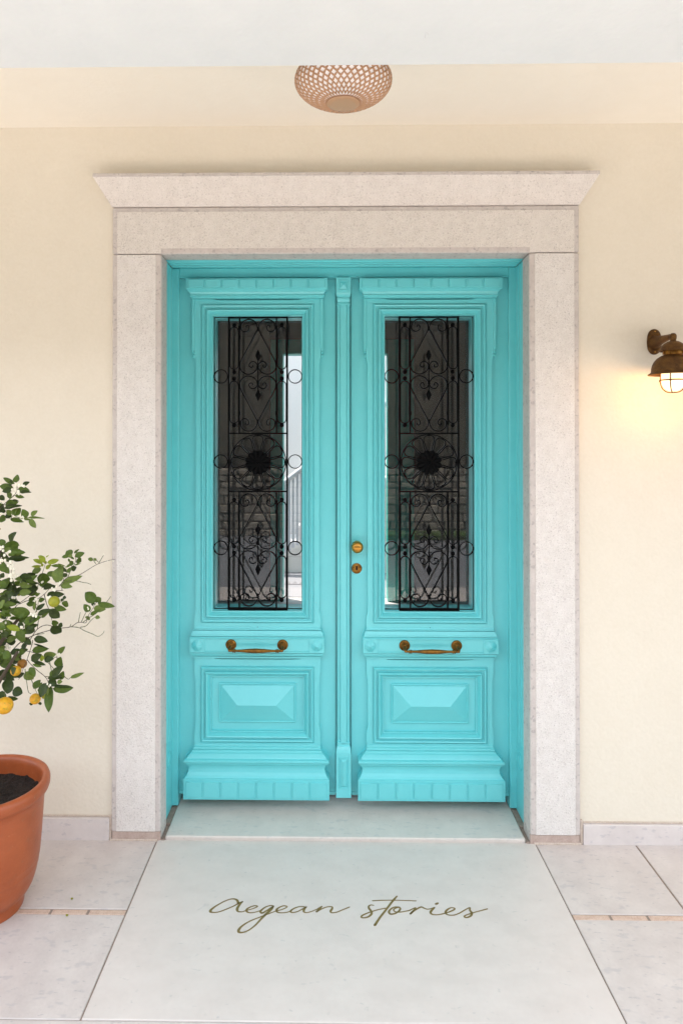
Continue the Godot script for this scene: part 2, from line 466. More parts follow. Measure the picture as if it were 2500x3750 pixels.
# one leaf per row: base, tip, width, tone
const LEAVES_UPPER := [
	[-1.082,1.396,0.417,-1.124,1.414,0.407,0.012,1],
	[-1.071,1.4,0.429,-1.075,1.425,0.423,0.018,1],
	[-1.09,1.381,0.408,-1.136,1.387,0.405,0.019,1],
	[-1.088,1.377,0.421,-1.117,1.374,0.429,0.015,0],
	[-1.095,1.363,0.409,-1.116,1.354,0.404,0.021,1],
	[-1.036,1.394,0.464,-1.015,1.403,0.461,0.011,0],
	[-1.066,1.378,0.432,-1.034,1.373,0.421,0.018,1],
	[-1.055,1.37,0.44,-1.022,1.374,0.45,0.009,0],
	[-1.077,1.359,0.424,-1.051,1.352,0.429,0.01,1],
	[-1.089,1.396,0.418,-1.102,1.4,0.415,0.017,0],
	[-1.145,1.321,0.348,-1.108,1.33,0.352,0.02,1],
	[-1.15,1.31,0.349,-1.094,1.321,0.361,0.012,0],
	[-1.099,1.341,0.397,-1.081,1.337,0.391,0.006,0],
	[-1.125,1.286,0.341,-1.11,1.308,0.344,0.016,2],
	[-1.129,1.285,0.337,-1.147,1.302,0.332,0.014,2],
	[-1.114,1.284,0.348,-1.1,1.308,0.338,0.024,1],
	[-1.04,1.287,0.419,-1.052,1.31,0.427,0.019,1],
	[-1.027,1.293,0.421,-1.007,1.307,0.418,0.012,2],
	[-1.039,1.286,0.419,-0.991,1.287,0.422,0.006,2],
	[-1.029,1.282,0.425,-1.005,1.256,0.433,0.015,2],
	[-1.137,1.27,0.327,-1.098,1.264,0.325,0.013,1],
	[-1.156,1.281,0.324,-1.135,1.281,0.324,0.014,0],
	[-1.177,1.275,0.32,-1.159,1.266,0.316,0.021,1],
	[-1.162,1.291,0.339,-1.169,1.325,0.328,0.017,0],
	[-1.164,1.289,0.317,-1.164,1.304,0.319,0.011,0],
	[-1.152,1.354,0.372,-1.139,1.339,0.372,0.014,0],
	[-1.158,1.316,0.353,-1.171,1.334,0.35,0.014,1],
	[-1.072,1.28,0.392,-1.036,1.274,0.384,0.006,2],
	[-1.108,1.188,0.436,-1.07,1.204,0.427,0.022,1],
	[-1.116,1.195,0.422,-1.126,1.215,0.419,0.017,1],
	[-1.078,1.183,0.443,-1.061,1.203,0.447,0.017,1],
	[-1.103,1.18,0.453,-1.077,1.193,0.454,0.01,2],
	[-1.071,1.178,0.472,-1.031,1.178,0.46,0.017,1],
	[-1.08,1.161,0.475,-1.019,1.161,0.462,0.012,0],
	[-1.075,1.113,0.469,-1.098,1.152,0.473,0.018,1],
	[-1.126,1.056,0.426,-1.097,1.09,0.42,0.022,1],
	[-1.096,1.148,0.491,-1.084,1.124,0.49,0.014,1],
	[-1.1,1.101,0.47,-1.092,1.115,0.473,0.012,0],
	[-1.08,1.099,0.458,-1.061,1.08,0.467,0.008,0],
	[-1.106,1.042,0.411,-1.094,1.087,0.424,0.023,0],
	[-1.121,1.055,0.419,-1.104,1.074,0.414,0.021,0],
	[-1.095,1.041,0.389,-1.095,1.063,0.394,0.014,0],
	[-1.07,1.058,0.29,-1.125,1.067,0.31,0.019,2],
	[-1.059,1.069,0.3,-1.086,1.082,0.307,0.016,0],
	[-1.054,1.081,0.3,-1.064,1.101,0.295,0.025,2],
	[-0.996,1.137,0.376,-1.026,1.152,0.368,0.015,3],
	[-1.015,1.126,0.354,-1.041,1.139,0.365,0.011,3],
	[-0.992,1.131,0.374,-0.961,1.138,0.36,0.013,3],
	[-1.029,1.112,0.33,-1.062,1.109,0.323,0.007,3],
	[-1.003,1.107,0.358,-0.989,1.122,0.356,0.01,3],
	[-1.018,1.114,0.342,-1.027,1.121,0.339,0.007,3],
	[-0.985,1.154,0.404,-0.976,1.161,0.403,0.003,3],
	[-1.011,1.125,0.353,-1.006,1.132,0.349,0.012,3],
	[-1.061,1.065,0.288,-1.024,1.056,0.277,0.031,1],
	[-1.002,1.091,0.354,-0.968,1.088,0.346,0.015,1],
	[-0.948,1.075,0.417,-0.932,1.124,0.416,0.034,2],
	[-0.928,1.129,0.417,-0.956,1.131,0.428,0.008,1],
	[-1.097,1.067,0.387,-1.071,1.063,0.387,0.013,1],
	[-1.089,1.061,0.329,-1.052,1.057,0.327,0.011,1],
	[-1.078,1.048,0.309,-1.051,1.051,0.308,0.008,0],
	[-1.061,1.041,0.297,-1.097,1.034,0.295,0.015,2],
	[-1.049,1.044,0.303,-1.007,1.042,0.3,0.013,1],
	[-1.028,1.04,0.332,-0.982,1.049,0.344,0.015,0],
	[-1.095,1.041,0.382,-1.059,1.047,0.382,0.012,0],
	[-1.095,1.023,0.329,-1.053,1.029,0.32,0.019,0],
	[-1.078,1.018,0.322,-1.051,1.018,0.315,0.016,1],
	[-1.099,1.022,0.363,-1.074,1.032,0.37,0.01,3],
	[-1.104,1.023,0.371,-1.105,1.036,0.365,0.013,2],
	[-1.102,1.025,0.401,-1.129,1.035,0.403,0.015,1],
	[-1.104,1.024,0.405,-1.137,1.021,0.403,0.012,0],
	[-1.139,0.999,0.397,-1.107,1.011,0.401,0.011,0],
	[-1.105,1.019,0.399,-1.084,1.012,0.403,0.015,1],
	[-1.144,0.985,0.386,-1.109,0.977,0.374,0.015,0],
	[-1.021,0.979,0.435,-1.083,0.99,0.453,0.026,1],
	[-1.052,1.001,0.394,-1.021,1.001,0.401,0.014,1],
	[-1.012,0.986,0.429,-1.01,1.013,0.433,0.008,2],
	[-1.054,1.006,0.374,-1.028,1.018,0.377,0.011,1],
	[-1.039,1.018,0.357,-1.025,1.026,0.357,0.009,2],
	[-1.012,1.01,0.394,-0.993,1.016,0.396,0.012,1],
	[-0.982,1.031,0.401,-0.926,1.036,0.416,0.019,0],
	[-0.999,0.992,0.443,-0.978,1.009,0.434,0.011,0],
	[-0.989,0.981,0.459,-0.944,1,0.471,0.014,0],
	[-0.98,0.968,0.449,-0.96,0.983,0.44,0.01,2],
	[-0.952,0.996,0.451,-0.926,0.97,0.441,0.027,0],
	[-1.029,0.958,0.469,-0.98,0.976,0.474,0.02,1],
	[-1.057,0.957,0.434,-1.038,0.974,0.426,0.023,1],
	[-1.047,0.93,0.449,-1.088,0.941,0.452,0.015,3],
	[-0.968,0.938,0.397,-0.942,0.941,0.404,0.015,1],
	[-0.979,0.92,0.369,-0.955,0.891,0.355,0.027,0],
	[-0.959,0.924,0.363,-0.947,0.917,0.357,0.014,0],
	[-1.14,0.974,0.396,-1.135,0.945,0.388,0.009,3],
	[-1.112,0.969,0.409,-1.126,0.96,0.413,0.021,0],
	[-1.095,0.959,0.422,-1.067,0.961,0.422,0.009,1],
]
# one leaf per row: base, tip, width, tone
const LEAVES_LOWER := [
	[-1.136,0.935,0.403,-1.123,0.923,0.399,0.013,0],
	[-1.114,0.933,0.406,-1.091,0.934,0.403,0.009,0],
	[-1.139,0.909,0.398,-1.112,0.912,0.402,0.013,0],
	[-1.129,0.885,0.373,-1.104,0.887,0.374,0.013,0],
	[-1.034,0.93,0.447,-1.01,0.956,0.431,0.019,1],
	[-1.018,0.938,0.466,-0.989,0.951,0.466,0.013,0],
	[-1.053,0.954,0.452,-1.037,0.937,0.454,0.013,0],
	[-1.135,0.94,0.388,-1.1,0.931,0.383,0.012,1],
	[-1.01,0.959,0.472,-0.99,0.982,0.472,0.01,0],
	[-1.076,1.026,0.299,-1.053,1.033,0.306,0.02,0],
	[-0.901,1.159,0.406,-0.919,1.175,0.399,0.023,1],
	[-0.908,1.158,0.409,-0.931,1.158,0.408,0.01,1],
	[-0.907,1.158,0.417,-0.895,1.164,0.415,0.008,2],
	[-0.9,1.164,0.381,-0.885,1.177,0.381,0.006,1],
	[-0.894,1.155,0.391,-0.868,1.166,0.383,0.015,1],
	[-0.899,1.14,0.359,-0.885,1.133,0.36,0.017,1],
	[-0.897,1.141,0.398,-0.908,1.127,0.398,0.013,1],
	[-0.899,1.132,0.385,-0.924,1.121,0.392,0.007,2],
	[-0.894,1.127,0.394,-0.877,1.132,0.389,0.004,2],
	[-0.899,1.111,0.443,-0.889,1.127,0.439,0.01,1],
	[-0.899,1.115,0.41,-0.884,1.124,0.414,0.014,0],
	[-0.9,1.1,0.444,-0.91,1.11,0.447,0.012,0],
	[-0.91,1.11,0.426,-0.916,1.124,0.431,0.009,0],
	[-0.909,1.081,0.456,-0.857,1.1,0.44,0.016,2],
	[-0.915,1.075,0.461,-0.882,1.072,0.457,0.015,2],
	[-0.956,1.129,0.405,-0.932,1.126,0.411,0.008,1],
	[-0.939,1.137,0.421,-0.917,1.127,0.412,0.003,2],
	[-0.908,1.003,0.444,-0.9,1.021,0.445,0.019,1],
	[-0.939,1.004,0.449,-0.902,0.996,0.454,0.015,1],
	[-0.832,1.001,0.37,-0.867,1.027,0.357,0.028,1],
	[-0.834,0.999,0.364,-0.818,1.013,0.37,0.021,1],
	[-0.838,0.986,0.366,-0.844,1.003,0.37,0.011,0],
	[-0.821,0.997,0.378,-0.771,0.99,0.382,0.015,1],
	[-0.837,0.982,0.374,-0.802,0.978,0.376,0.018,2],
	[-0.851,0.97,0.371,-0.866,0.992,0.379,0.017,1],
	[-0.848,0.96,0.375,-0.82,0.975,0.383,0.01,1],
	[-0.86,0.945,0.375,-0.852,0.953,0.378,0.014,2],
	[-0.829,0.955,0.382,-0.815,0.953,0.383,0.01,2],
	[-0.858,1.131,0.316,-0.879,1.134,0.311,0.01,2],
	[-0.842,1.132,0.331,-0.852,1.138,0.33,0.007,2],
	[-0.909,1.029,0.475,-0.9,1.035,0.472,0.007,0],
	[-0.9,1.032,0.466,-0.901,1.042,0.462,0.008,0],
	[-0.903,1.148,0.409,-0.911,1.143,0.406,0.009,1],
	[-0.898,1.157,0.402,-0.903,1.15,0.401,0.015,1],
	[-1.044,0.933,0.451,-1.051,0.887,0.447,0.033,1],
	[-1.143,0.851,0.345,-1.167,0.87,0.336,0.022,0],
	[-1.16,0.82,0.316,-1.171,0.846,0.325,0.017,2],
	[-1.164,0.821,0.312,-1.141,0.784,0.317,0.037,1],
	[-1.078,0.813,0.378,-1.097,0.827,0.374,0.02,2],
	[-1.152,0.775,0.305,-1.134,0.725,0.287,0.032,1],
	[-1.167,0.761,0.337,-1.123,0.733,0.348,0.026,0],
	[-1.101,0.755,0.401,-1.11,0.714,0.412,0.038,0],
	[-1.069,0.739,0.457,-1.042,0.728,0.45,0.024,0],
	[-1.077,0.723,0.477,-1.046,0.718,0.476,0.012,0],
	[-1.113,0.732,0.451,-1.094,0.713,0.459,0.019,0],
	[-1.003,0.903,0.449,-0.954,0.898,0.463,0.018,0],
	[-1.022,0.856,0.42,-0.968,0.862,0.426,0.017,1],
	[-1.01,0.883,0.44,-0.956,0.869,0.449,0.004,0],
	[-1.019,0.828,0.435,-0.986,0.848,0.443,0.02,0],
	[-0.99,0.829,0.407,-0.95,0.842,0.418,0.021,2],
	[-0.995,0.832,0.425,-0.982,0.832,0.426,0.015,3],
	[-0.98,0.826,0.425,-0.954,0.832,0.428,0.016,0],
	[-0.971,0.818,0.335,-0.95,0.839,0.328,0.014,2],
	[-0.947,0.79,0.395,-0.942,0.823,0.398,0.024,1],
	[-0.948,0.778,0.442,-0.914,0.813,0.453,0.02,0],
	[-0.96,0.779,0.434,-0.935,0.794,0.432,0.015,1],
	[-0.928,0.761,0.422,-0.922,0.786,0.418,0.015,1],
	[-0.965,0.772,0.439,-0.918,0.771,0.42,0.011,0],
	[-0.964,0.763,0.429,-0.939,0.748,0.43,0.021,0],
	[-0.901,0.764,0.409,-0.863,0.777,0.412,0.01,2],
	[-0.957,0.747,0.424,-0.888,0.744,0.444,0.009,0],
	[-0.953,0.732,0.421,-0.898,0.724,0.406,0.021,1],
	[-0.965,0.735,0.412,-0.958,0.667,0.437,0.023,1],
	[-0.963,0.759,0.447,-0.979,0.723,0.463,0.026,0],
	[-0.966,0.742,0.428,-0.969,0.715,0.424,0.011,2],
	[-1.021,0.729,0.413,-1.004,0.753,0.407,0.017,1],
	[-1.003,0.73,0.414,-0.991,0.75,0.421,0.011,1],
	[-1.004,0.725,0.42,-0.991,0.731,0.422,0.008,1],
	[-1.043,0.786,0.421,-1.024,0.757,0.414,0.025,2],
	[-1.023,0.805,0.434,-1.003,0.78,0.444,0.016,1],
	[-1.012,0.823,0.431,-0.974,0.815,0.439,0.01,0],
	[-1.009,0.819,0.446,-0.982,0.811,0.447,0.007,1],
	[-0.936,0.757,0.432,-0.921,0.758,0.429,0.011,2],
	[-1.08,0.763,0.404,-1.06,0.773,0.398,0.012,0],
	[-1.027,0.937,0.454,-1.006,0.924,0.443,0.022,0],
	[-1.05,0.856,0.409,-1.072,0.84,0.403,0.016,1],
	[-1.094,0.872,0.378,-1.12,0.872,0.388,0.018,0],
	[-1.04,0.87,0.421,-1.055,0.87,0.425,0.016,0],
	[-1.039,0.903,0.443,-1.017,0.883,0.448,0.016,0],
	[-1.169,0.779,0.309,-1.187,0.797,0.318,0.023,1],
	[-1.131,0.744,0.406,-1.152,0.756,0.41,0.025,0],
	[-1.055,0.657,0.346,-1.058,0.65,0.348,0.01,0],
	[-1.022,0.664,0.355,-1.023,0.653,0.355,0.009,0],
]
# one twig per row: radius, then its points
const TWIGS := [
	[0.0009,-1.197,1.238,0.366,-1.17,1.295,0.346,-1.147,1.322,0.353,-1.112,1.344,0.383,-1.071,1.369,0.429,-1.064,1.39,0.438],
	[0.0005,-1.178,1.269,0.334,-1.16,1.272,0.319,-1.079,1.279,0.378,-1.044,1.285,0.409,-1.009,1.288,0.419],
	[0.0004,-1.112,1.344,0.383,-1.081,1.359,0.416],
	[0.0004,-1.149,1.32,0.352,-1.132,1.321,0.356],
	[0.0004,-1.131,1.272,0.332,-1.128,1.284,0.337],
	[0.0004,-1.084,1.279,0.374,-1.114,1.284,0.348],
	[0.0005,-1.045,1.031,0.326,-1.048,1.044,0.311,-1.043,1.06,0.31,-1.031,1.083,0.321,-1.01,1.114,0.352,-0.997,1.135,0.375],
	[0.001,-1.093,0.98,0.408,-1.082,0.996,0.394,-1.074,1.005,0.369,-1.066,1.013,0.343,-1.053,1.025,0.325],
	[0.0007,-1.077,0.998,0.39,-1.061,1.004,0.369,-1.028,1.01,0.373,-0.998,1.029,0.384,-0.971,1.054,0.403],
	[0.0005,-1.08,1,0.387,-1.093,1.011,0.377,-1.097,1.019,0.375,-1.101,1.033,0.381],
	[0.0013,-1.102,0.797,0.355,-1.016,0.9,0.446,-0.993,0.932,0.449,-0.98,0.936,0.415,-0.974,0.916,0.36,-0.961,0.902,0.325],
	[0.0007,-0.998,1.029,0.384,-0.97,1.008,0.432,-0.958,0.985,0.437,-0.968,0.937,0.389],
	[0.0011,-1.159,0.897,0.414,-1.124,0.941,0.399,-1.093,0.98,0.408],
	[0.0007,-1.115,1.141,0.484,-1.091,1.159,0.493,-1.094,1.178,0.465,-1.115,1.189,0.433,-1.142,1.203,0.386],
	[0.0005,-1.091,1.167,0.483,-1.075,1.163,0.486,-1.068,1.145,0.475,-1.086,1.091,0.431],
	[0.0007,-1.085,1.029,0.318,-1.093,1.046,0.32,-1.092,1.061,0.326],
	[0.0005,-1,0.985,0.438,-1.021,1.002,0.396,-1.028,1.01,0.373],
	[0.0005,-1.013,0.957,0.466,-1.003,0.989,0.432,-1.014,1.009,0.39],
	[0.0007,-0.993,0.932,0.449,-0.988,0.962,0.452,-0.982,0.973,0.445],
	[0.0007,-0.92,1.071,0.459,-0.898,1.097,0.45,-0.882,1.095,0.406,-0.878,1.095,0.378,-0.871,1.1,0.342,-0.847,1.115,0.33,-0.826,1.125,0.345,-0.787,1.141,0.389,-0.746,1.155,0.438],
	[0.0003,-0.832,1.124,0.338,-0.824,1.136,0.342,-0.812,1.153,0.351],
	[0.0003,-0.846,1.12,0.327,-0.858,1.131,0.317],
	[0.0003,-0.835,1.127,0.334,-0.846,1.132,0.323],
	[0.0004,-0.907,1.084,0.461,-0.886,1.088,0.453,-0.874,1.081,0.423,-0.864,1.071,0.397,-0.856,1.066,0.381,-0.845,1.06,0.376],
	[0.0009,-0.936,1.055,0.449,-0.898,1.063,0.48],
	[0.0005,-0.904,1.064,0.476,-0.907,1.079,0.466,-0.907,1.099,0.448,-0.905,1.111,0.434,-0.913,1.128,0.422],
	[0.0004,-0.896,1.098,0.448,-0.897,1.112,0.423,-0.897,1.129,0.386,-0.897,1.142,0.372,-0.898,1.153,0.38],
	[0.0007,-0.961,0.902,0.325,-0.927,0.909,0.334,-0.898,0.929,0.36,-0.88,0.934,0.371,-0.861,0.935,0.382,-0.857,0.945,0.38,-0.852,0.961,0.377,-0.841,0.98,0.371,-0.831,0.998,0.369],
	[0.0004,-0.871,0.936,0.376,-0.849,0.952,0.379,-0.838,0.958,0.374,-0.825,0.969,0.365,-0.805,0.991,0.366,-0.786,1.011,0.382,-0.773,1.026,0.399],
	[0.0004,-0.878,0.936,0.372,-0.867,0.957,0.379,-0.856,0.977,0.381],
	[0.0004,-0.89,0.934,0.366,-0.883,0.954,0.378,-0.876,0.971,0.389],
	[0.0005,-0.927,0.909,0.334,-0.89,0.914,0.363,-0.859,0.913,0.397,-0.818,0.916,0.443,-0.793,0.913,0.461,-0.786,0.916,0.436,-0.787,0.92,0.421],
	[0.0003,-0.883,0.917,0.369,-0.857,0.927,0.39,-0.843,0.943,0.386,-0.833,0.952,0.378,-0.825,0.956,0.372],
	[0.0004,-0.944,1.007,0.449,-0.915,1.022,0.466,-0.897,1.032,0.474],
	[0.0003,-0.93,0.91,0.334,-0.924,0.92,0.343],
	[0.0018,-1.21,0.753,0.371,-1.189,0.775,0.329,-1.163,0.793,0.305,-1.117,0.835,0.347,-1.059,0.883,0.416,-1.016,0.907,0.45,-0.997,0.914,0.439,-0.987,0.909,0.389,-0.978,0.905,0.348],
	[0.001,-1.123,0.831,0.34,-1.07,0.847,0.392,-1.027,0.853,0.426,-1.005,0.848,0.427,-0.998,0.844,0.419],
	[0.001,-1.011,0.894,0.442,-1.015,0.882,0.436,-1.029,0.849,0.425,-1.041,0.822,0.417,-1.054,0.795,0.411,-1.062,0.769,0.417,-1.066,0.76,0.42],
	[0.0007,-1.038,0.824,0.419,-1.024,0.818,0.433,-0.99,0.801,0.454,-0.969,0.779,0.446,-0.962,0.75,0.43,-0.961,0.738,0.423],
	[0.0006,-0.982,0.822,0.411,-0.954,0.793,0.412],
	[0.0006,-1.012,0.769,0.448,-1.011,0.74,0.429,-1.015,0.71,0.399],
	[0.0006,-1.044,0.795,0.422,-1.038,0.783,0.433,-1.031,0.76,0.44,-1.036,0.719,0.415,-1.033,0.709,0.402],
	[0.0005,-0.931,0.768,0.413,-0.922,0.767,0.409,-0.91,0.757,0.404,-0.903,0.762,0.404],
	[0.0007,-1.174,0.787,0.305,-1.155,0.77,0.315,-1.139,0.754,0.352,-1.123,0.744,0.396],
	[0.0006,-1.095,0.734,0.455,-1.083,0.72,0.482],
	[0.0005,-0.998,0.844,0.419,-0.982,0.822,0.411,-0.967,0.814,0.353,-0.97,0.819,0.339],
	[0.0005,-0.974,0.814,0.398,-0.957,0.789,0.424,-0.953,0.774,0.43],
	[0.0006,-0.969,0.779,0.446,-0.954,0.778,0.431,-0.943,0.791,0.397],
	[0.0005,-0.967,0.814,0.353,-0.946,0.792,0.399],
	[0.0004,-0.965,0.748,0.43,-0.954,0.731,0.418],
	[0.0006,-0.998,0.912,0.44,-0.991,0.904,0.398],
	[0.0006,-1.075,0.847,0.387,-1.04,0.887,0.431],
]
const BUDS := [
	[0.0036,-1.051,1.396,0.474,-1.078,1.379,0.444,-1.054,1.381,0.474,-1.069,1.368,0.452,-1.044,1.368,0.472,-1.022,1.395,0.496,-1.008,1.395,0.517,-1.037,1.395,0.484,-1.057,1.388,0.467,-1.041,1.376,0.483],
	[0.0027,-1.047,1.291,0.437,-1.049,1.287,0.428,-1.058,1.288,0.422,-1.048,1.279,0.429,-1.132,1.269,0.352],
	[0.0022,-1.128,1.332,0.406,-1.139,1.334,0.395,-1.143,1.296,0.382],
	[0.0036,-1.071,1.165,0.527,-1.063,1.166,0.525,-1.047,1.16,0.523,-1.048,1.146,0.517,-1.052,1.146,0.496,-1.054,1.131,0.484,-1.058,1.121,0.474,-1.058,1.118,0.478,-1.064,1.113,0.482,-1.06,1.109,0.469,-1.061,1.103,0.445,-1.064,1.104,0.481,-1.063,1.101,0.466,-1.067,1.093,0.472,-1.054,1.149,0.525,-1.05,1.138,0.511,-1.071,1.168,0.538,-1.066,1.1,0.448,-1.067,1.11,0.485],
	[0.0033,-1.096,1.198,0.469,-1.102,1.197,0.473,-1.102,1.192,0.471,-1.084,1.19,0.493,-1.066,1.181,0.523,-1.061,1.188,0.497],
	[0.0036,-1.046,1.082,0.33,-1.046,1.069,0.337,-1.05,1.071,0.329],
	[0.0025,-0.916,1.077,0.492,-0.923,1.064,0.487,-0.932,1.063,0.473,-0.902,1.09,0.501,-0.903,1.091,0.495,-0.943,1.065,0.457,-0.98,1.049,0.422,-0.996,1.051,0.399,-1.005,1.069,0.377,-1.01,1.066,0.373],
	[0.0036,-0.948,1.036,0.471,-0.942,1.04,0.476,-0.954,1.036,0.464],
	[0.0033,-1.082,1.027,0.423,-1.08,1.03,0.436,-1.081,1.025,0.417,-1.09,1.035,0.42],
	[0.003,-1.008,1.02,0.42,-1.015,1.019,0.411],
	[0.0033,-0.998,0.99,0.485,-0.988,0.987,0.493,-0.982,0.983,0.487,-0.99,0.989,0.479],
	[0.0027,-1.027,0.948,0.485,-1.025,0.952,0.497,-1.095,0.952,0.45,-1.104,0.93,0.438,-1.121,0.918,0.421,-1.115,0.935,0.443],
	[0.0019,-0.812,1.008,0.414,-0.824,1,0.41,-0.843,0.987,0.409,-0.838,0.997,0.429],
	[0.0012,-0.799,1.164,0.391,-0.801,1.16,0.389,-0.8,1.16,0.382,-0.811,1.15,0.384,-0.777,1.146,0.421,-0.744,1.155,0.469,-0.743,1.153,0.468],
	[0.0035,-1.134,0.843,0.364,-1.112,0.853,0.385,-1.12,0.859,0.384,-1.116,0.851,0.381],
	[0.0028,-1.108,0.927,0.43,-1.118,0.919,0.426,-0.95,0.766,0.475,-0.948,0.756,0.457],
	[0.0032,-0.957,0.831,0.383,-0.946,0.833,0.389,-0.951,0.831,0.39,-1.148,0.823,0.359],
]
const FRUITS := [
	[-1.067,0.713,0.517,0.0279,0],
	[-1.022,0.689,0.395,0.0189,0],
	[-1.073,0.798,0.377,0.0165,1],
	[-1.081,0.784,0.406,0.018,0],
	[-1.005,0.686,0.364,0.009,2],
	[-0.925,1.029,0.486,0.0188,3],
	[-1.184,1.234,0.311,0.0067,1],
]
# handwriting on the slab: letters > strokes > x, z, width in metres
const WRITING := [
	[[-0.3599,0.3551,0.00798,-0.365,0.3407,0.00798,-0.374,0.3336,0.00621,-0.3884,0.3338,0.00444,-0.409,0.3463,0.00444,-0.4311,0.3681,0.00532,-0.444,0.3858,0.00798,-0.4461,0.3956,0.00887,-0.4385,0.4001,0.00532,-0.42,0.3984,0.00399,-0.3969,0.385,0.00399,-0.374,0.3687,0.00444,-0.3599,0.3551,0.00532,-0.3468,0.3453,0.00444],[-0.3467,0.3462,0.00444,-0.3533,0.3574,0.0071,-0.3591,0.3741,0.00887,-0.3598,0.3858,0.00887,-0.3548,0.3951,0.00532,-0.3421,0.3962,0.00355]],
	[[-0.3421,0.3962,0.00355,-0.3274,0.3886,0.00355,-0.3095,0.3804,0.00355,-0.2978,0.3722,0.00444,-0.2957,0.3674,0.00444,-0.3048,0.3657,0.00399,-0.3197,0.3735,0.00488,-0.3286,0.3839,0.0071,-0.3267,0.3946,0.00621,-0.3167,0.4,0.00444,-0.3014,0.3975,0.00355,-0.2835,0.3893,0.00355]],
	[[-0.2471,0.3747,0.0071,-0.2439,0.3676,0.00621,-0.2511,0.3639,0.00399,-0.2664,0.3703,0.00444,-0.2778,0.3832,0.00621,-0.283,0.3939,0.0071,-0.2761,0.4007,0.0071,-0.2646,0.3904,0.00532,-0.2486,0.3747,0.00621],[-0.243,0.3666,0.00621,-0.2495,0.3841,0.00887,-0.2633,0.4051,0.00887,-0.2766,0.428,0.0071,-0.2921,0.4571,0.00532,-0.3107,0.4804,0.00444,-0.3275,0.4909,0.00532,-0.3402,0.4902,0.00798,-0.3424,0.4796,0.00887,-0.334,0.4621,0.00621,-0.3123,0.4398,0.00444,-0.2834,0.4214,0.00399,-0.2571,0.405,0.00399,-0.2333,0.3908,0.00355]],
	[[-0.2333,0.3908,0.00355,-0.215,0.3836,0.00355,-0.1999,0.373,0.00444,-0.1987,0.3669,0.00444,-0.2099,0.3647,0.00399,-0.2235,0.3734,0.00532,-0.2307,0.3838,0.00754,-0.2283,0.3945,0.00621,-0.2171,0.3989,0.00399,-0.1985,0.3968,0.00355,-0.1833,0.3891,0.00355]],
	[[-0.1386,0.3697,0.00532,-0.1498,0.367,0.00399,-0.1654,0.3711,0.00444,-0.1805,0.383,0.00577,-0.1847,0.3924,0.00621,-0.1767,0.3969,0.00444,-0.1613,0.3911,0.00399,-0.1462,0.3792,0.00399,-0.1339,0.3696,0.00444],[-0.1339,0.3687,0.00444,-0.1384,0.3753,0.00621,-0.1419,0.3847,0.00754,-0.141,0.3931,0.00577,-0.1331,0.3962,0.00399,-0.1176,0.3913,0.00355,-0.0991,0.3794,0.00355]],
	[[-0.0991,0.3794,0.00355,-0.0829,0.365,0.00399,-0.0913,0.3783,0.00621,-0.1004,0.3924,0.00621],[-0.1004,0.3934,0.00532,-0.0865,0.3801,0.00444,-0.0677,0.3686,0.00399,-0.0504,0.3669,0.00444,-0.0495,0.3763,0.0071,-0.0546,0.388,0.00754,-0.0505,0.3958,0.00444,-0.0334,0.3923,0.00399,-0.0144,0.3804,0.00399,0.0072,0.3674,0.00399]],
	[[0.0881,0.3576,0.00355,0.0787,0.3559,0.00399,0.0711,0.3617,0.00532,0.0709,0.3721,0.0071,0.077,0.386,0.00754,0.0777,0.3998,0.00754,0.0677,0.4127,0.00621,0.0535,0.4183,0.00488,0.0444,0.4162,0.00577,0.0479,0.4071,0.00532,0.0655,0.3954,0.00444,0.0945,0.381,0.00399,0.1249,0.3712,0.00399]],
	[[0.1684,0.3103,0.00532,0.1535,0.3326,0.0071,0.1295,0.3735,0.0071,0.1045,0.4153,0.0071,0.0851,0.4525,0.00887],[0.0848,0.3346,0.00399,0.1233,0.3316,0.00399,0.1713,0.3308,0.00355,0.23,0.3333,0.00355]],
	[[0.1694,0.3658,0.00532,0.1553,0.3651,0.00444,0.1418,0.3756,0.00577,0.135,0.3897,0.0071,0.1397,0.3997,0.00621,0.154,0.3963,0.00577,0.1676,0.3845,0.00621,0.1734,0.3728,0.00621,0.1694,0.3658,0.00532,0.1579,0.3707,0.00444,0.1508,0.3801,0.00444,0.1593,0.3893,0.00444,0.1781,0.3881,0.00399,0.2006,0.3817,0.00399]],
	[[0.2006,0.3817,0.00399,0.2242,0.3673,0.00399,0.2144,0.3838,0.00621,0.2035,0.3978,0.00665],[0.2051,0.3969,0.00444,0.2212,0.379,0.00488,0.242,0.3637,0.00577,0.2508,0.3683,0.00532,0.261,0.3738,0.00399,0.2738,0.3717,0.00399]],
	[[0.2738,0.3717,0.00399,0.2867,0.3649,0.00399,0.276,0.3782,0.0071,0.2697,0.3899,0.00754,0.2746,0.3985,0.00532,0.2914,0.4001,0.00399,0.3141,0.3938,0.00399],[0.2923,0.3487,0.00665,0.2965,0.3462,0.00798,0.3007,0.3433,0.00665]],
	[[0.3141,0.3938,0.00399,0.3343,0.3842,0.00444,0.3502,0.3733,0.00532,0.3498,0.3667,0.00444,0.3373,0.3669,0.00444,0.3226,0.3798,0.00665,0.3185,0.3914,0.0071,0.3253,0.4005,0.00444,0.3438,0.4011,0.00399,0.3642,0.3907,0.00399]],
	[[0.3642,0.3907,0.00399,0.4004,0.3645,0.00444,0.3997,0.3762,0.00621,0.4031,0.3901,0.00798,0.3973,0.4039,0.00665,0.3834,0.4118,0.00532,0.3757,0.4088,0.00577,0.3807,0.4019,0.00444,0.4047,0.39,0.00399,0.4317,0.3795,0.00399,0.4583,0.3692,0.00444]],
]


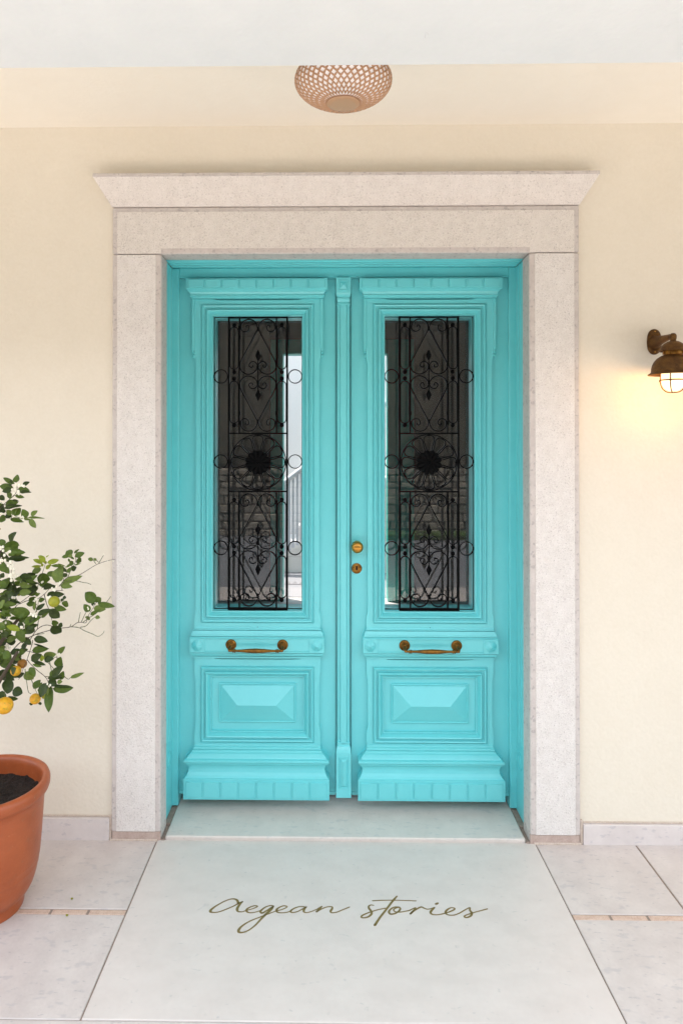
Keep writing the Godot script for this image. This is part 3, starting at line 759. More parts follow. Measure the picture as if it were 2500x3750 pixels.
# ---------------------------------------------------------------- scene
func _ready() -> void:
	rng.seed = 7
	# camera: 24 mm full-frame, lens shifted down and right, a hair turned left and up
	var cam := Camera3D.new()
	cam.name = "camera"
	cam.near = 0.05
	cam.far = 200.0
	cam.projection = Camera3D.PROJECTION_FRUSTUM
	cam.size = 0.05 * 2352.0 / 1620.0
	cam.frustum_offset = Vector2(54.0, -185.0) / 1620.0 * 0.05
	cam.position = Vector3(-0.0595, 1.55, 2.7)
	cam.rotation = Vector3(deg_to_rad(0.4), deg_to_rad(0.9), 0)
	add_child(cam)
	cam.current = true

	var sky_mat := ProceduralSkyMaterial.new()
	sky_mat.sky_top_color = Color(0.85, 0.895, 0.955)
	sky_mat.sky_horizon_color = Color(0.97, 0.97, 0.97)
	sky_mat.sky_curve = 0.2
	sky_mat.ground_bottom_color = Color(0.5, 0.48, 0.45)
	sky_mat.ground_horizon_color = Color(0.6, 0.6, 0.6)
	var sky := Sky.new()
	sky.sky_material = sky_mat
	var env := Environment.new()
	env.background_mode = Environment.BG_SKY
	env.sky = sky
	env.background_energy_multiplier = 1.5
	env.tonemap_mode = Environment.TONE_MAPPER_LINEAR
	env.tonemap_exposure = 2.15
	env.sdfgi_enabled = true
	env.ssao_enabled = true
	env.ssil_enabled = true
	var we := WorldEnvironment.new()
	we.name = "world_environment"
	we.environment = env
	add_child(we)

	# the sun stands behind the house: the front lies in open shade, the street in light
	var sun := DirectionalLight3D.new()
	sun.name = "sun"
	sun.light_color = Color(1.0, 0.965, 0.91)
	sun.light_energy = 1.5
	sun.light_angular_distance = 0.5
	sun.shadow_enabled = true
	add_child(sun)
	sun.look_at_from_position(Vector3(-2.5, 12.0, -2.2), Vector3.ZERO)

	make_materials()
	build_street()
	build_house()
	build_hall()
	build_floor()
	build_surround()
	build_door_frame()
	build_doors()
	build_wall_lamp()
	build_ceiling_lamp()
	build_pot()
	build_tree()
	build_litter()


func build_street() -> void:
	tag(put("ground", bx(-60, 60, -0.6, -0.12, 3.9, 60), M.asphalt), "grey street surface in front of the porch", "ground", "", "structure")
	# terrace wall across the street, its stones laid in courses
	var w := thing("terrace_wall", "low terrace wall of rough grey stones across the street", "wall")
	var s := Shape.new()
	var y := -0.12
	while y < 0.98:
		var h := rng.randf_range(0.10, 0.15)
		var x := -9.0 + rng.randf_range(0.0, 0.3)
		while x < 9.0:
			var l := rng.randf_range(0.14, 0.36)
			s.box(Vector3(x, y, 8.46 + rng.randf_range(0, 0.03)), Vector3(x + l - 0.02, minf(y + h, 1.08) - 0.02, 8.8), 0.015)
			x += l
		y += h
	var st := put("stones", s, M.wall_stone, w)
	st.set_meta("kind", "stuff")
	put("mortar_bed", bx(-9, 9, -0.12, 1.05, 8.5, 8.78), M.dark_mortar, w)
	tag(put("verge", bx(0.4, 9, -0.12, -0.02, 8.0, 8.44, 0.02), M.grass), "strip of grass at the foot of the terrace wall", "grass", "", "stuff")
	var hill := Shape.new()
	var f := FastNoiseLite.new()
	f.seed = 5
	f.frequency = 0.35
	var pts := []
	for i in 41:
		var row := []
		for j in 16:
			var px := -30.0 + i * 1.5
			var pz := 8.7 + j * 0.9
			row.append(Vector3(px, 0.95 + j * 0.55 + f.get_noise_2d(px, pz) * 0.5 * minf(1.0, j), pz))
		pts.append(row)
	for i in 40:
		for j in 15:
			hill.quad(pts[i][j], pts[i + 1][j], pts[i + 1][j + 1], pts[i][j + 1], Vector3(0, 1, -0.5))
	tag(put("hillside", hill, M.dry_hill), "dry brown hillside rising behind the terrace wall", "hill", "", "structure")


func build_house() -> void:
	var o := 0.722
	var top := 2.262
	var s := Shape.new()
	var f := -0.02
	var b := -0.32
	var ceil := 2.765
	var fw := Vector3.BACK
	s.quad(Vector3(-5, 0, f), Vector3(-o, 0, f), Vector3(-o, ceil, f), Vector3(-5, ceil, f), fw)
	s.quad(Vector3(o, 0, f), Vector3(5, 0, f), Vector3(5, ceil, f), Vector3(o, ceil, f), fw)
	s.quad(Vector3(-o, top, f), Vector3(o, top, f), Vector3(o, ceil, f), Vector3(-o, ceil, f), fw)
	s.quad(Vector3(-5, 0, b), Vector3(-o, 0, b), Vector3(-o, ceil, b), Vector3(-5, ceil, b), -fw)
	s.quad(Vector3(o, 0, b), Vector3(5, 0, b), Vector3(5, ceil, b), Vector3(o, ceil, b), -fw)
	s.quad(Vector3(-o, top, b), Vector3(o, top, b), Vector3(o, ceil, b), Vector3(-o, ceil, b), -fw)
	s.quad(Vector3(-o, 0, f), Vector3(-o, 0, b), Vector3(-o, top, b), Vector3(-o, top, f), Vector3.RIGHT)
	s.quad(Vector3(o, 0, f), Vector3(o, 0, b), Vector3(o, top, b), Vector3(o, top, f), Vector3.LEFT)
	s.quad(Vector3(-o, top, f), Vector3(o, top, f), Vector3(o, top, b), Vector3(-o, top, b), Vector3.DOWN)
	for e in [-5.0, 5.0]:
		s.quad(Vector3(e, 0, f), Vector3(e, 0, b), Vector3(e, ceil, b), Vector3(e, ceil, f), Vector3(e, 0, 0))
	var w := thing("house_wall", "cream plastered wall round the doorway", "wall")
	put("plaster", s, M.plaster, w)
	for e in [[-5.0, -0.903, 0.083], [0.905, 5.0, 0.075]]:
		put("skirting", bx(e[0], e[1], -0.0025, e[2], -0.022, -0.003, 0.0015), M.skirting_marble, w)
		put("skirting_joint", bx(e[0], e[1], e[2] + 0.0003, e[2] + 0.006, -0.022, -0.0135, 0.002), M.pale_mortar, w)
	# the porch ceiling and its front beam
	tag(put("porch_ceiling", bx(-5, 5, 2.7525, 3.2, -0.32, 0.998), M.ceiling_plaster), "cream ceiling of the porch above the door", "ceiling")
	var beam := bx(-5, 5, 2.4455, 3.2, 1.0, 1.5, 0.004)
	var drip := Shape.new()
	drip.ball(Vector3(0.158, 2.4453, 1.127), Vector3(0.0035, 0.0015, 0.012), 10, 6)
	var bm := put("porch_beam", beam, M.plaster_white)
	put("paint_drip", drip, M.plaster_white, bm)
	tag(bm, "white painted beam across the front of the porch", "beam")


func build_hall() -> void:
	# what the panes show: a dim hall and, through an inner doorway, a bright stairwell
	var h := thing("hallway", "dim entrance hall behind the door panes", "room", Vector3.ZERO, "", "structure")
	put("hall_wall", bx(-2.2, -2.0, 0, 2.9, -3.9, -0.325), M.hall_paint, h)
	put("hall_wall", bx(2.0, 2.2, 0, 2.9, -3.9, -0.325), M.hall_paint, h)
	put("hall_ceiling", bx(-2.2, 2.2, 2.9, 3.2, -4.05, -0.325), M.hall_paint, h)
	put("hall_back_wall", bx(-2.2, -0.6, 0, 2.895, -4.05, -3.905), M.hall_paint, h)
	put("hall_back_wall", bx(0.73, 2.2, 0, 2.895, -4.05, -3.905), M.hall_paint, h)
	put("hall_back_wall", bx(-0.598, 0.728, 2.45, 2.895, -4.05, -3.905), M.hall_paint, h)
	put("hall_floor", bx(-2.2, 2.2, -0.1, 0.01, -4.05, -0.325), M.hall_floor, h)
	var d := thing("inner_doorway", "dark teal frame of the inner doorway at the back of the hall", "door frame")
	put("jamb", bx(-0.603, -0.489, 0.011, 2.456, -4.06, -3.88, 0.004), M.dark_turquoise, d)
	put("jamb", bx(0.485, 0.731, 0.011, 2.456, -4.06, -3.88, 0.004), M.dark_turquoise, d)
	put("head", bx(-0.488, 0.484, 2.3215, 2.456, -4.06, -3.88, 0.004), M.dark_turquoise, d)
	var r := thing("stairwell", "bright white stairwell seen through the inner doorway", "room", Vector3.ZERO, "", "structure")
	put("stairwell_floor", bx(-2.6, 2.6, -0.1, 0.012, -6.0, -4.07), M.stair_floor, r)
	put("stairwell_wall", bx(-2.6, 2.6, 0.013, 2.65, -6.05, -5.83), M.white_paint, r)
	put("stairwell_wall", bx(-2.8, -2.605, 0.013, 2.65, -5.825, -4.07), M.white_paint, r)
	put("stairwell_wall", bx(2.605, 2.8, 0.013, 2.65, -5.825, -4.07), M.white_paint, r)
	for k in 9:
		var t := Shape.new()
		t.prism(PackedVector2Array([Vector2(-0.52 + k * 0.07, 0.0), Vector2(-0.45 + k * 0.07, 0.0), Vector2(-0.485 + k * 0.07, 0.16)]), 0.0, 0.003)
		put("floor_motif", rotated_flat(t, Vector3(0, 0.0135, -4.62)), M.tile_dark, r)
	var st := thing("staircase", "white staircase with slender balusters in the stairwell", "staircase")
	for k in 12:
		put("step", bx(-0.9 + k * 0.25, 1.9 if k < 11 else 2.2, 0.013 + k * 0.18, 0.191 + k * 0.18, -5.82, -5.26, 0.004), M.white_paint, st)
	var rail := Shape.new()
	rail.tube([Vector3(-0.95, 0.73, -5.2), Vector3(1.3, 2.49, -5.2)], [0.03, 0.03], 10)
	put("handrail", rail, M.rail_paint, st)
	for k in 48:
		var x := -0.92 + k * 0.046
		put("baluster", bx(x - 0.017, x + 0.017, 0.02 + maxf(0.0, (x + 0.9) * 0.72) * 0.9, 0.73 + (x + 0.95) * 0.782, -5.209, -5.191), M.rail_paint, st)


func rotated_flat(s: Shape, at: Vector3) -> Shape:
	# an outline in x, y laid on the floor: y runs away from the viewer
	var o := Shape.new()
	for i in s.v.size():
		o.v.append(Vector3(s.v[i].x, s.v[i].z, -s.v[i].y) + at)
		o.n.append(Vector3(s.n[i].x, s.n[i].z, -s.n[i].y))
	return o


func build_floor() -> void:
	var fl := thing("porch_floor", "porch floor of pale marble slabs with a strip of clay bricks", "floor", Vector3.ZERO, "", "structure")
	put("floor_bed", bx(-5, 5, -0.62, -0.0035, -0.022, 3.9), M.mortar, fl)
	var rows := [[-0.0065, 0.3855], [0.4145, 0.8235], [0.8265, 1.62], [1.623, 2.4], [2.403, 3.2], [3.203, 3.9]]
	var left := [-5.0, -3.3, -2.4, -1.5, -0.7205]
	var right := [0.727, 1.1, 1.9, 2.7, 3.6, 5.0]
	for k in rows.size():
		var z0: float = rows[k][0]
		var z1: float = rows[k][1]
		var spans := []
		if k < 2:
			for i in left.size() - 1:
				spans.append([left[i] + 0.002, left[i + 1] - 0.001])
			for i in right.size() - 1:
				var shift := 0.0 if k == 0 or i == 0 else 0.35
				var shift2 := 0.0 if k == 0 else 0.35
				spans.append([right[i] + shift + (0.006 if i else 0.0), minf(right[i + 1] + shift2, 5.0) - 0.0005])
		else:
			for i in 8:
				spans.append([-5.0 + i * 1.25 + 0.001 + 0.3 * (k % 2) * (1.0 if i else 0.0), minf(-5.0 + (i + 1) * 1.25 + 0.3 * (k % 2), 5.0) - 0.001])
		for e in spans:
			if e[1] - e[0] > 0.05:
				var lift := rng.randf_range(-0.0006, 0.0006)
				put("marble_slab", bx(e[0], e[1], -0.03, lift, z0, z1, 0.002), M.floor_marble, fl)
	# clay strip between the first and second row
	for s in [-1.0, 1.0]:
		var x := 0.7285 if s > 0 else 0.7225
		while x < 2.3:
			var l := 0.117 + rng.randf_range(-0.006, 0.006)
			var b := Shape.new()
			b.box(Vector3(-l / 2, -0.03, 0.3885), Vector3(l / 2, -0.0015 + rng.randf_range(-0.0005, 0.0005), 0.4115), 0.002)
			put("brick", b, M.brick_clay, fl, Vector3(s * (x + l / 2), 0, 0))
			x += l + 0.008
		put("clay_strip", bx(minf(s * x, s * 5.0), maxf(s * x, s * 5.0), -0.03, -0.0015, 0.3885, 0.4115), M.brick_clay, fl)
	var slab := thing("inscribed_slab", "large white marble slab with handwriting before the door", "slab", Vector3(0.003, 0, 0.405))
	put("slab", bx(-0.7195, 0.7195, -0.03, 0.0012, -0.415, 0.4195, 0.002), M.slab_marble, slab)
	for letter in WRITING:
		var s := Shape.new()
		for stroke in letter:
			ink(s, stroke)
		put("letter", s.move(Vector3(-0.003, 0.0012, -0.405)), M.bronze_ink, slab)
	var sill := thing("door_sill", "grey marble sill under the turquoise door", "sill")
	var p := Shape.new()
	p.box(Vector3(-0.688, -0.005, -0.32), Vector3(0.688, 0.015, -0.0105), 0.004)
	put("sill_slab", p, M.sill_marble, sill)
	for s in [-1.0, 1.0]:
		for e in [[0.7215, 0.0125, -0.32, -0.1015], [0.7042, 0.006, -0.1012, -0.005]]:
			put("mortar_joint", bx(minf(s * 0.6885, s * e[0]), maxf(s * 0.6885, s * e[0]), -0.004, e[1], e[2], e[3], 0.002), M.mortar, sill)


func ink(s: Shape, stroke: Array) -> void:
	# a pen stroke of [x, z, width, ...] laid on the slab, 0.8 mm proud
	var pts := []
	for i in range(0, stroke.size(), 3):
		pts.append(Vector3(stroke[i], stroke[i + 2], stroke[i + 1]))
	var c := curve(pts, 8)
	var l := []
	for i in c.size():
		var t: Vector3 = c[mini(i + 1, c.size() - 1)] - c[maxi(i - 1, 0)]
		var d := Vector2(t.x, t.z).normalized().orthogonal() * maxf(c[i].y, 0.0012) * 0.5
		l.append([Vector3(c[i].x + d.x, 0, c[i].z + d.y), Vector3(c[i].x - d.x, 0, c[i].z - d.y)])
	var up := Vector3(0, 0.0008, 0)
	for i in l.size() - 1:
		s.quad(l[i][0] + up, l[i][1] + up, l[i + 1][1] + up, l[i + 1][0] + up, Vector3.UP)
		s.quad(l[i][0], l[i][0] + up, l[i + 1][0] + up, l[i + 1][0], l[i][0] - l[i][1])
		s.quad(l[i][1], l[i][1] + up, l[i + 1][1] + up, l[i + 1][1], l[i][1] - l[i][0])
	for e in [0, l.size() - 1]:
		var ctr: Vector3 = (l[e][0] + l[e][1]) * 0.5 + up
		var r: float = l[e][0].distance_to(l[e][1]) * 0.5
		for k in 10:
			s.tri(ctr, ctr + Vector3(cos(TAU * k / 10), 0, sin(TAU * k / 10)) * r, ctr + Vector3(cos(TAU * (k + 1) / 10), 0, sin(TAU * (k + 1) / 10)) * r, Vector3.UP, Vector3.UP, Vector3.UP)


func build_surround() -> void:
	var t := thing("stone_surround", "pale hammered stone surround with a flaring cornice round the door", "door surround")
	var inner := 0.7045
	var outer := 0.8935
	var head := 2.2526
	for s in [-1.0, 1.0]:
		var pl := Shape.new()
		pl.box(Vector3(inner, 0.034, -0.1), Vector3(outer, head - 0.0015, -0.003), 0.004)
		pl.box(Vector3(inner, -0.002, -0.1), Vector3(inner + 0.007, 0.0338, -0.02), 0.001)
		var fc := Shape.new()
		fc.box(Vector3(inner + 0.021, 0.036, -0.01), Vector3(outer - 0.019, head - 0.003, 0.0), 0.0015)
		var pm := put("pillar", pl if s > 0 else pl.mirrored(), M.smooth_stone, t)
		put("hammered_face", fc if s > 0 else fc.mirrored(), M.hammered_stone, pm)
		var foot := Shape.new()
		var plinth := Shape.new()
		plinth.box(Vector3(inner + 0.0075, -0.004, -0.099), Vector3(outer - 0.002, 0.0335, -0.0055), 0.002)
		plinth.box(Vector3(inner + 0.0004, -0.004, -0.0195), Vector3(inner + 0.0074, 0.0335, -0.0056), 0.001)
		put("plinth", plinth if s > 0 else plinth.mirrored(), M.foot_stone, pm)
		foot.box(Vector3(inner + 0.012, -0.004, -0.006), Vector3(outer + 0.006, 0.007, -0.0005), 0.004)
		put("mortar_foot", foot if s > 0 else foot.mirrored(), M.pale_mortar, pm)
		var joint := bx(outer + 0.0005, outer + 0.011, 0.0, 0.09, -0.02, -0.007, 0.002)
		put("mortar_joint", joint if s > 0 else joint.mirrored(), M.pale_mortar, pm)
	var lin := put("lintel", bx(-outer, outer, head, 2.4335, -0.1, -0.003, 0.004), M.smooth_stone, t)
	var face := Shape.new()
	face.prism(PackedVector2Array([Vector2(-outer + 0.019, head + 0.0015), Vector2(-inner - 0.001, head + 0.0015), Vector2(-inner - 0.001, head + 0.021), Vector2(inner + 0.001, head + 0.021), Vector2(inner + 0.001, head + 0.0015), Vector2(outer - 0.019, head + 0.0015), Vector2(outer - 0.019, 2.4145), Vector2(-outer + 0.019, 2.4145)]), -0.01, 0.0)
	put("hammered_face", face, M.hammered_lintel, lin)
	var c := Shape.new()
	c.tiers(0.0, -0.0195, [[0.8945, 0.0015, 2.4345], [0.8965, 0.004, 2.4375], [0.949, 0.06, 2.529]])
	var corn := put("cornice", c, M.hammered_cornice, t)
	put("fillet", bx(-0.950, 0.950, 2.5292, 2.5424, -0.0195, 0.061, 0.0015), M.smooth_stone, corn)


func build_door_frame() -> void:
	var t := thing("door_frame", "turquoise wooden door frame inside the stone surround", "door frame")
	for s in [-1.0, 1.0]:
		var lin := Shape.new()
		lin.box(Vector3(0.7105, 0.0155, -0.24), Vector3(0.7215, 2.2512, -0.1005), 0.001)
		# fluting above, a turned roundel and a plain foot below
		for k in 3:
			lin.box(Vector3(0.7075, 0.31, -0.135 - k * 0.032), Vector3(0.7125, 2.245, -0.113 - k * 0.032), 0.002)
		var m := put("lining", lin if s > 0 else lin.mirrored(), M.turquoise_paint, t)
		var rd := Shape.new()
		rd.lathe([[0.034, -0.002], [0.034, 0.003], [0.030, 0.003], [0.028, 0.0005], [0.024, 0.0005], [0.022, 0.003], [0.0, 0.005]], Vector3(0.7103, 0.237, -0.17), Vector3.LEFT, 28)
		put("roundel", rd if s > 0 else rd.mirrored(), M.turquoise_paint, m)
		var j := bx(0.6835, 0.722, 0.0185, 2.2505, -0.3, -0.225, 0.003)
		put("jamb", j if s > 0 else j.mirrored(), M.turquoise_paint, t)
	var h := Shape.new()
	h.box(Vector3(-0.683, 2.2115, -0.3), Vector3(0.683, 2.2515, -0.2265), 0.003)
	h.box(Vector3(-0.675, 2.2105, -0.25), Vector3(0.675, 2.2165, -0.2235), 0.002)
	put("head", h, M.turquoise_paint, t)
	var top := Shape.new()
	top.box(Vector3(-0.7095, 2.2515, -0.24), Vector3(0.7095, 2.2615, -0.1005), 0.001)
	for k in 3:
		top.box(Vector3(-0.7075, 2.2475, -0.135 - k * 0.036), Vector3(0.7075, 2.2535, -0.115 - k * 0.036), 0.002)
	put("head_lining", top, M.turquoise_paint, t)


const LEAF_Z := -0.25


func panel_plate(half: float, waist: float, y0: float, y1: float, w0: float, w1: float, hole: float, h0: float, h1: float, dip0: float, dip1: float) -> Shape:
	# an applied panel: wide at top and bottom, drawn in along its sides, its upper and lower edges cut back in the middle
	var s := Shape.new()
	var zb := LEAF_Z - 0.001
	var zf := LEAF_Z + 0.018
	for sx in [-1.0, 1.0]:
		var p := PackedVector2Array()
		var r := half - waist
		p.append(Vector2(sx * hole, y0))
		p.append(Vector2(sx * half, y0))
		p.append(Vector2(sx * half, w0 - 0.022))
		for k in 7:
			var u := k / 6.0
			p.append(Vector2(sx * (half - r * smoothstep(0, 1, u)), w0 - 0.018 + 0.026 * u))
		for k in 7:
			var u := k / 6.0
			p.append(Vector2(sx * (waist + r * smoothstep(0, 1, u)), w1 - 0.008 + 0.026 * u))
		p.append(Vector2(sx * half, y1))
		p.append(Vector2(sx * hole, y1))
		s.prism(p, zb, zf)
	for e in [[y0, h0, dip0, 1.0], [h1, y1, dip1, -1.0]]:
		var p := PackedVector2Array()
		var lo: float = e[0]
		var hi: float = e[1]
		if e[3] > 0:
			p.append_array([Vector2(hole, hi), Vector2(-hole, hi), Vector2(-hole, lo), Vector2(-0.19, lo), Vector2(-0.172, lo + e[2] * 0.7), Vector2(-0.15, lo + e[2]), Vector2(0.15, lo + e[2]), Vector2(0.172, lo + e[2] * 0.7), Vector2(0.19, lo), Vector2(hole, lo)])
		else:
			p.append_array([Vector2(-hole, lo), Vector2(hole, lo), Vector2(hole, hi), Vector2(0.19, hi), Vector2(0.172, hi - e[2] * 0.7), Vector2(0.15, hi - e[2]), Vector2(-0.15, hi - e[2]), Vector2(-0.172, hi - e[2] * 0.7), Vector2(-0.19, hi), Vector2(-hole, hi)])
		s.prism(p, zb, zf)
	return s


func pyramid(s: Shape, cx: float, hw: float, y0: float, y1: float, z: float, rise: float, ridge_x: float, ridge_y: float) -> void:
	# hipped diamond over a rectangle; the ridge keeps half lengths ridge_x, ridge_y
	var cy := (y0 + y1) * 0.5
	var a := [Vector3(cx - hw, y0, z), Vector3(cx + hw, y0, z), Vector3(cx + hw, y1, z), Vector3(cx - hw, y1, z)]
	var b := [Vector3(cx - ridge_x, cy - ridge_y, z + rise), Vector3(cx + ridge_x, cy - ridge_y, z + rise), Vector3(cx + ridge_x, cy + ridge_y, z + rise), Vector3(cx - ridge_x, cy + ridge_y, z + rise)]
	for k in 4:
		var o: Vector3 = [Vector3(0, -1, 1), Vector3(1, 0, 1), Vector3(0, 1, 1), Vector3(-1, 0, 1)][k]
		if b[k].distance_to(b[(k + 1) % 4]) < 1e-5:
			var n: Vector3 = (a[(k + 1) % 4] - a[k]).cross(b[k] - a[k]).normalized()
			n = n if n.dot(o) > 0 else -n
			s.tri(a[k], a[(k + 1) % 4], b[k], n, n, n)
		else:
			s.quad(a[k], a[(k + 1) % 4], b[(k + 1) % 4], b[k], o)


func build_doors() -> void:
	var z := LEAF_Z
	var P: Material = M.turquoise_paint
	var d := thing("door_leaf", "left turquoise door leaf with iron grille, white stairwell showing through its glass", "door", Vector3(-0.357, 0, 0), "pair of turquoise door leaves")
	# the leaf itself round its glazed opening; u = 0 is the middle of the carved panels
	var pl := Shape.new()
	for e in [[-0.3305, -0.1865, 0.0575, 2.2105], [0.1865, 0.3235, 0.0575, 2.2105], [-0.1865, 0.1865, 0.0575, 0.8255], [-0.1865, 0.1865, 2.0525, 2.2105]]:
		pl.box(Vector3(e[0], e[2], -0.338), Vector3(e[1], e[3], z), 0.0)
	pl.box(Vector3(-0.3305, 0.0572, -0.337), Vector3(0.3235, 0.0715, z + 0.003), 0.0015)
	put("stile_and_rail", pl, P, d)
	# head moulding with eight blocks
	var cor := Shape.new()
	cor.tiers(0, z - 0.001, [[0.291, z + 0.060, 2.2], [0.291, z + 0.060, 2.157], [0.2855, z + 0.054, 2.1525], [0.2795, z + 0.047, 2.1465], [0.2758, z + 0.044, 2.1385], [0.2745, z + 0.042, 2.1365], [0.2745, z + 0.042, 2.1345], [0.2785, z + 0.046, 2.1335], [0.2785, z + 0.046, 2.131], [0.2715, z + 0.039, 2.1265], [0.2715, z + 0.039, 2.1225]])
	var cm := put("head_moulding", cor, P, d)
	var blk := bx(-0.0318, 0.0318, 2.1615, 2.1945, z + 0.059, z + 0.0655, 0.001).mesh()
	for k in 8:
		put("block", blk, P, cm, Vector3(-0.2478 + k * 0.0708, 0, 0))
	var br := Shape.new()
	br.box(Vector3(0.262, 1.912, z - 0.001), Vector3(0.2735, 2.1225, z + 0.026), 0.002)
	br.box(Vector3(0.2635, 1.906, z - 0.001), Vector3(0.272, 1.912, z + 0.022), 0.001)
	br.ball(Vector3(0.2672, 1.900, z + 0.014), Vector3(0.0062, 0.0062, 0.012), 10, 6)
	br.ball(Vector3(0.2672, 1.886, z + 0.013), Vector3(0.0058, 0.008, 0.011), 10, 6)
	put("bracket", br, P, d)
	put("bracket", br.mirrored(), P, d)
	# upper panel and the moulding round the glass
	var up := panel_plate(0.2625, 0.2565, 0.751, 2.122, 0.815, 1.86, 0.236, 0.774, 2.103, 0.006, 0.0045)
	var upm := put("upper_panel", up, P, d)
	var mo := Shape.new()
	mo.frame(0, 0.2362, 0.7738, 2.1032, [[0, 0.018], [0.0008, 0.0152], [0.0042, 0.0152], [0.005, 0.024], [0.009, 0.0285], [0.0135, 0.0265], [0.0148, 0.020], [0.0205, 0.020], [0.0215, 0.0168], [0.0245, 0.0168], [0.0255, 0.030], [0.029, 0.033], [0.0325, 0.031], [0.0425, 0.0165], [0.0435, 0.0138], [0.0462, 0.0138], [0.047, 0.0165], [0.050, 0.0165], [0.0505, -0.02]], z)
	put("moulding", mo, P, upm)
	# sash set back behind the moulding, and two panes
	var ga := Shape.new()
	ga.frame(0, 0.1866, 0.8247, 2.0533, [[0, -0.012], [0.0028, -0.012], [0.003, -0.022]], z)
	put("gasket", ga, M.black_hole, upm)
	var sa := Shape.new()
	sa.frame(0, 0.184, 0.8273, 2.0507, [[0, -0.021], [0.002, -0.022], [0.0025, -0.088]], z)
	put("sash", sa, P, upm)
	var pane := Shape.new()
	pane.box(Vector3(-0.1818, 0.8294, -0.331), Vector3(0.1818, 2.0486, -0.326))
	put("pane", pane, M.glass, d)
	build_grille(d)
	# middle rail
	var mr := Shape.new()
	mr.tiers(0, z - 0.001, [[0.2605, z + 0.020, 0.757], [0.2608, z + 0.022, 0.7525], [0.2648, z + 0.026, 0.752], [0.2648, z + 0.026, 0.748], [0.261, z + 0.0205, 0.747], [0.261, z + 0.0205, 0.7450], [0.266, z + 0.028, 0.745], [0.2695, z + 0.031, 0.738], [0.2718, z + 0.034, 0.731], [0.2735, z + 0.0355, 0.7295], [0.2735, z + 0.0355, 0.7235], [0.268, z + 0.027, 0.7238], [0.268, z + 0.027, 0.7215], [0.2745, z + 0.033, 0.721], [0.2778, z + 0.0365, 0.7165], [0.2778, z + 0.0365, 0.6565], [0.268, z + 0.027, 0.656], [0.268, z + 0.027, 0.6540], [0.2735, z + 0.0355, 0.654], [0.2735, z + 0.0355, 0.650], [0.2685, z + 0.030, 0.6405], [0.261, z + 0.0205, 0.6400], [0.261, z + 0.0205, 0.638], [0.2655, z + 0.027, 0.6375], [0.2655, z + 0.027, 0.633], [0.262, z + 0.022, 0.632], [0.262, z + 0.022, 0.6283]])
	var mm := put("middle_rail", mr, P, d)
	var sh0 := Shape.new()
	sh0.ball(Vector3(0.001, 0.7568, z + 0.017), Vector3(0.0028, 0.0026, 0.002), 8, 6)
	put("screw_hole", sh0, M.black_hole, mm)
	for e in [[-0.2776, -0.2168, 0.6567, 0.7163], [0.2168, 0.2776, 0.6567, 0.7163], [-0.2166, 0.2166, 0.7128, 0.7163], [-0.2166, 0.2166, 0.6567, 0.6625]]:
		put("rail_plate", bx(e[0], e[1], e[2], e[3], z + 0.034, z + 0.0405, 0.0008), P, mm)
	for s in [-1.0, 1.0]:
		var oc := Shape.new()
		var cc := Vector3(s * 0.2473, 0.6868, z + 0.0405)
		for k in 8:
			var a0 := TAU * (k + 0.5) / 8
			var a1 := TAU * (k + 1.5) / 8
			var u0 := Vector3(cos(a0), sin(a0), 0)
			var u1 := Vector3(cos(a1), sin(a1), 0)
			for q in [[0.0255, 0.0, 0.0250, 0.0015], [0.0250, 0.0015, 0.0238, 0.0015], [0.0238, 0.0015, 0.0232, 0.0002]]:
				oc.quad(cc + u0 * q[0] + Vector3(0, 0, q[1]), cc + u1 * q[0] + Vector3(0, 0, q[1]), cc + u1 * q[2] + Vector3(0, 0, q[3]), cc + u0 * q[2] + Vector3(0, 0, q[3]), (u0 + u1) * (0.3 if q[0] > 0.024 else -0.3) + Vector3.BACK)
			var tip := cc + Vector3(0, 0, 0.015)
			var n := (u1 - u0).cross(tip - cc - u0 * 0.0232).normalized()
			n = n if n.z > 0 else -n
			oc.tri(cc + u0 * 0.0232, cc + u1 * 0.0232, tip, n, n, n)
		put("octagon_boss", oc, P, mm)
	# lower panel with its hipped diamond
	var lo := panel_plate(0.2612, 0.256, 0.2559, 0.6282, 0.345, 0.545, 0.237, 0.279, 0.597, 0.006, 0.0045)
	var lom := put("lower_panel", lo, P, d)
	var lm := Shape.new()
	lm.frame(0, 0.2372, 0.2788, 0.5972, [[0, 0.018], [0.0008, 0.0152], [0.0042, 0.0152], [0.005, 0.024], [0.009, 0.0285], [0.0135, 0.0265], [0.0148, 0.020], [0.019, 0.020], [0.020, 0.0168], [0.023, 0.0168], [0.024, 0.030], [0.0275, 0.033], [0.031, 0.031], [0.0395, 0.0165], [0.0405, 0.0138], [0.043, 0.0138], [0.0438, 0.0165], [0.0472, 0.0165], [0.0478, 0.005]], z)
	lm.quad(Vector3(-0.19, 0.326, z + 0.0052), Vector3(0.19, 0.326, z + 0.0052), Vector3(0.19, 0.55, z + 0.0052), Vector3(-0.19, 0.55, z + 0.0052), Vector3.BACK)
	put("moulding", lm, P, lom)
	var di := Shape.new()
	di.frame(0, 0.1598, 0.3605, 0.5225, [[0, 0.005], [0, 0.012], [0.0035, 0.0145], [0.006, 0.0125], [0.0075, 0.0095], [0.009, 0.0095], [0.009, 0.011]], z)
	pyramid(di, 0, 0.1508, 0.3695, 0.5135, z + 0.011, 0.032, 0.080, 0.0)
	put("diamond_boss", di, P, lom)
	# foot: stepped moulding, hollow, and a band of eight squares
	var ft := Shape.new()
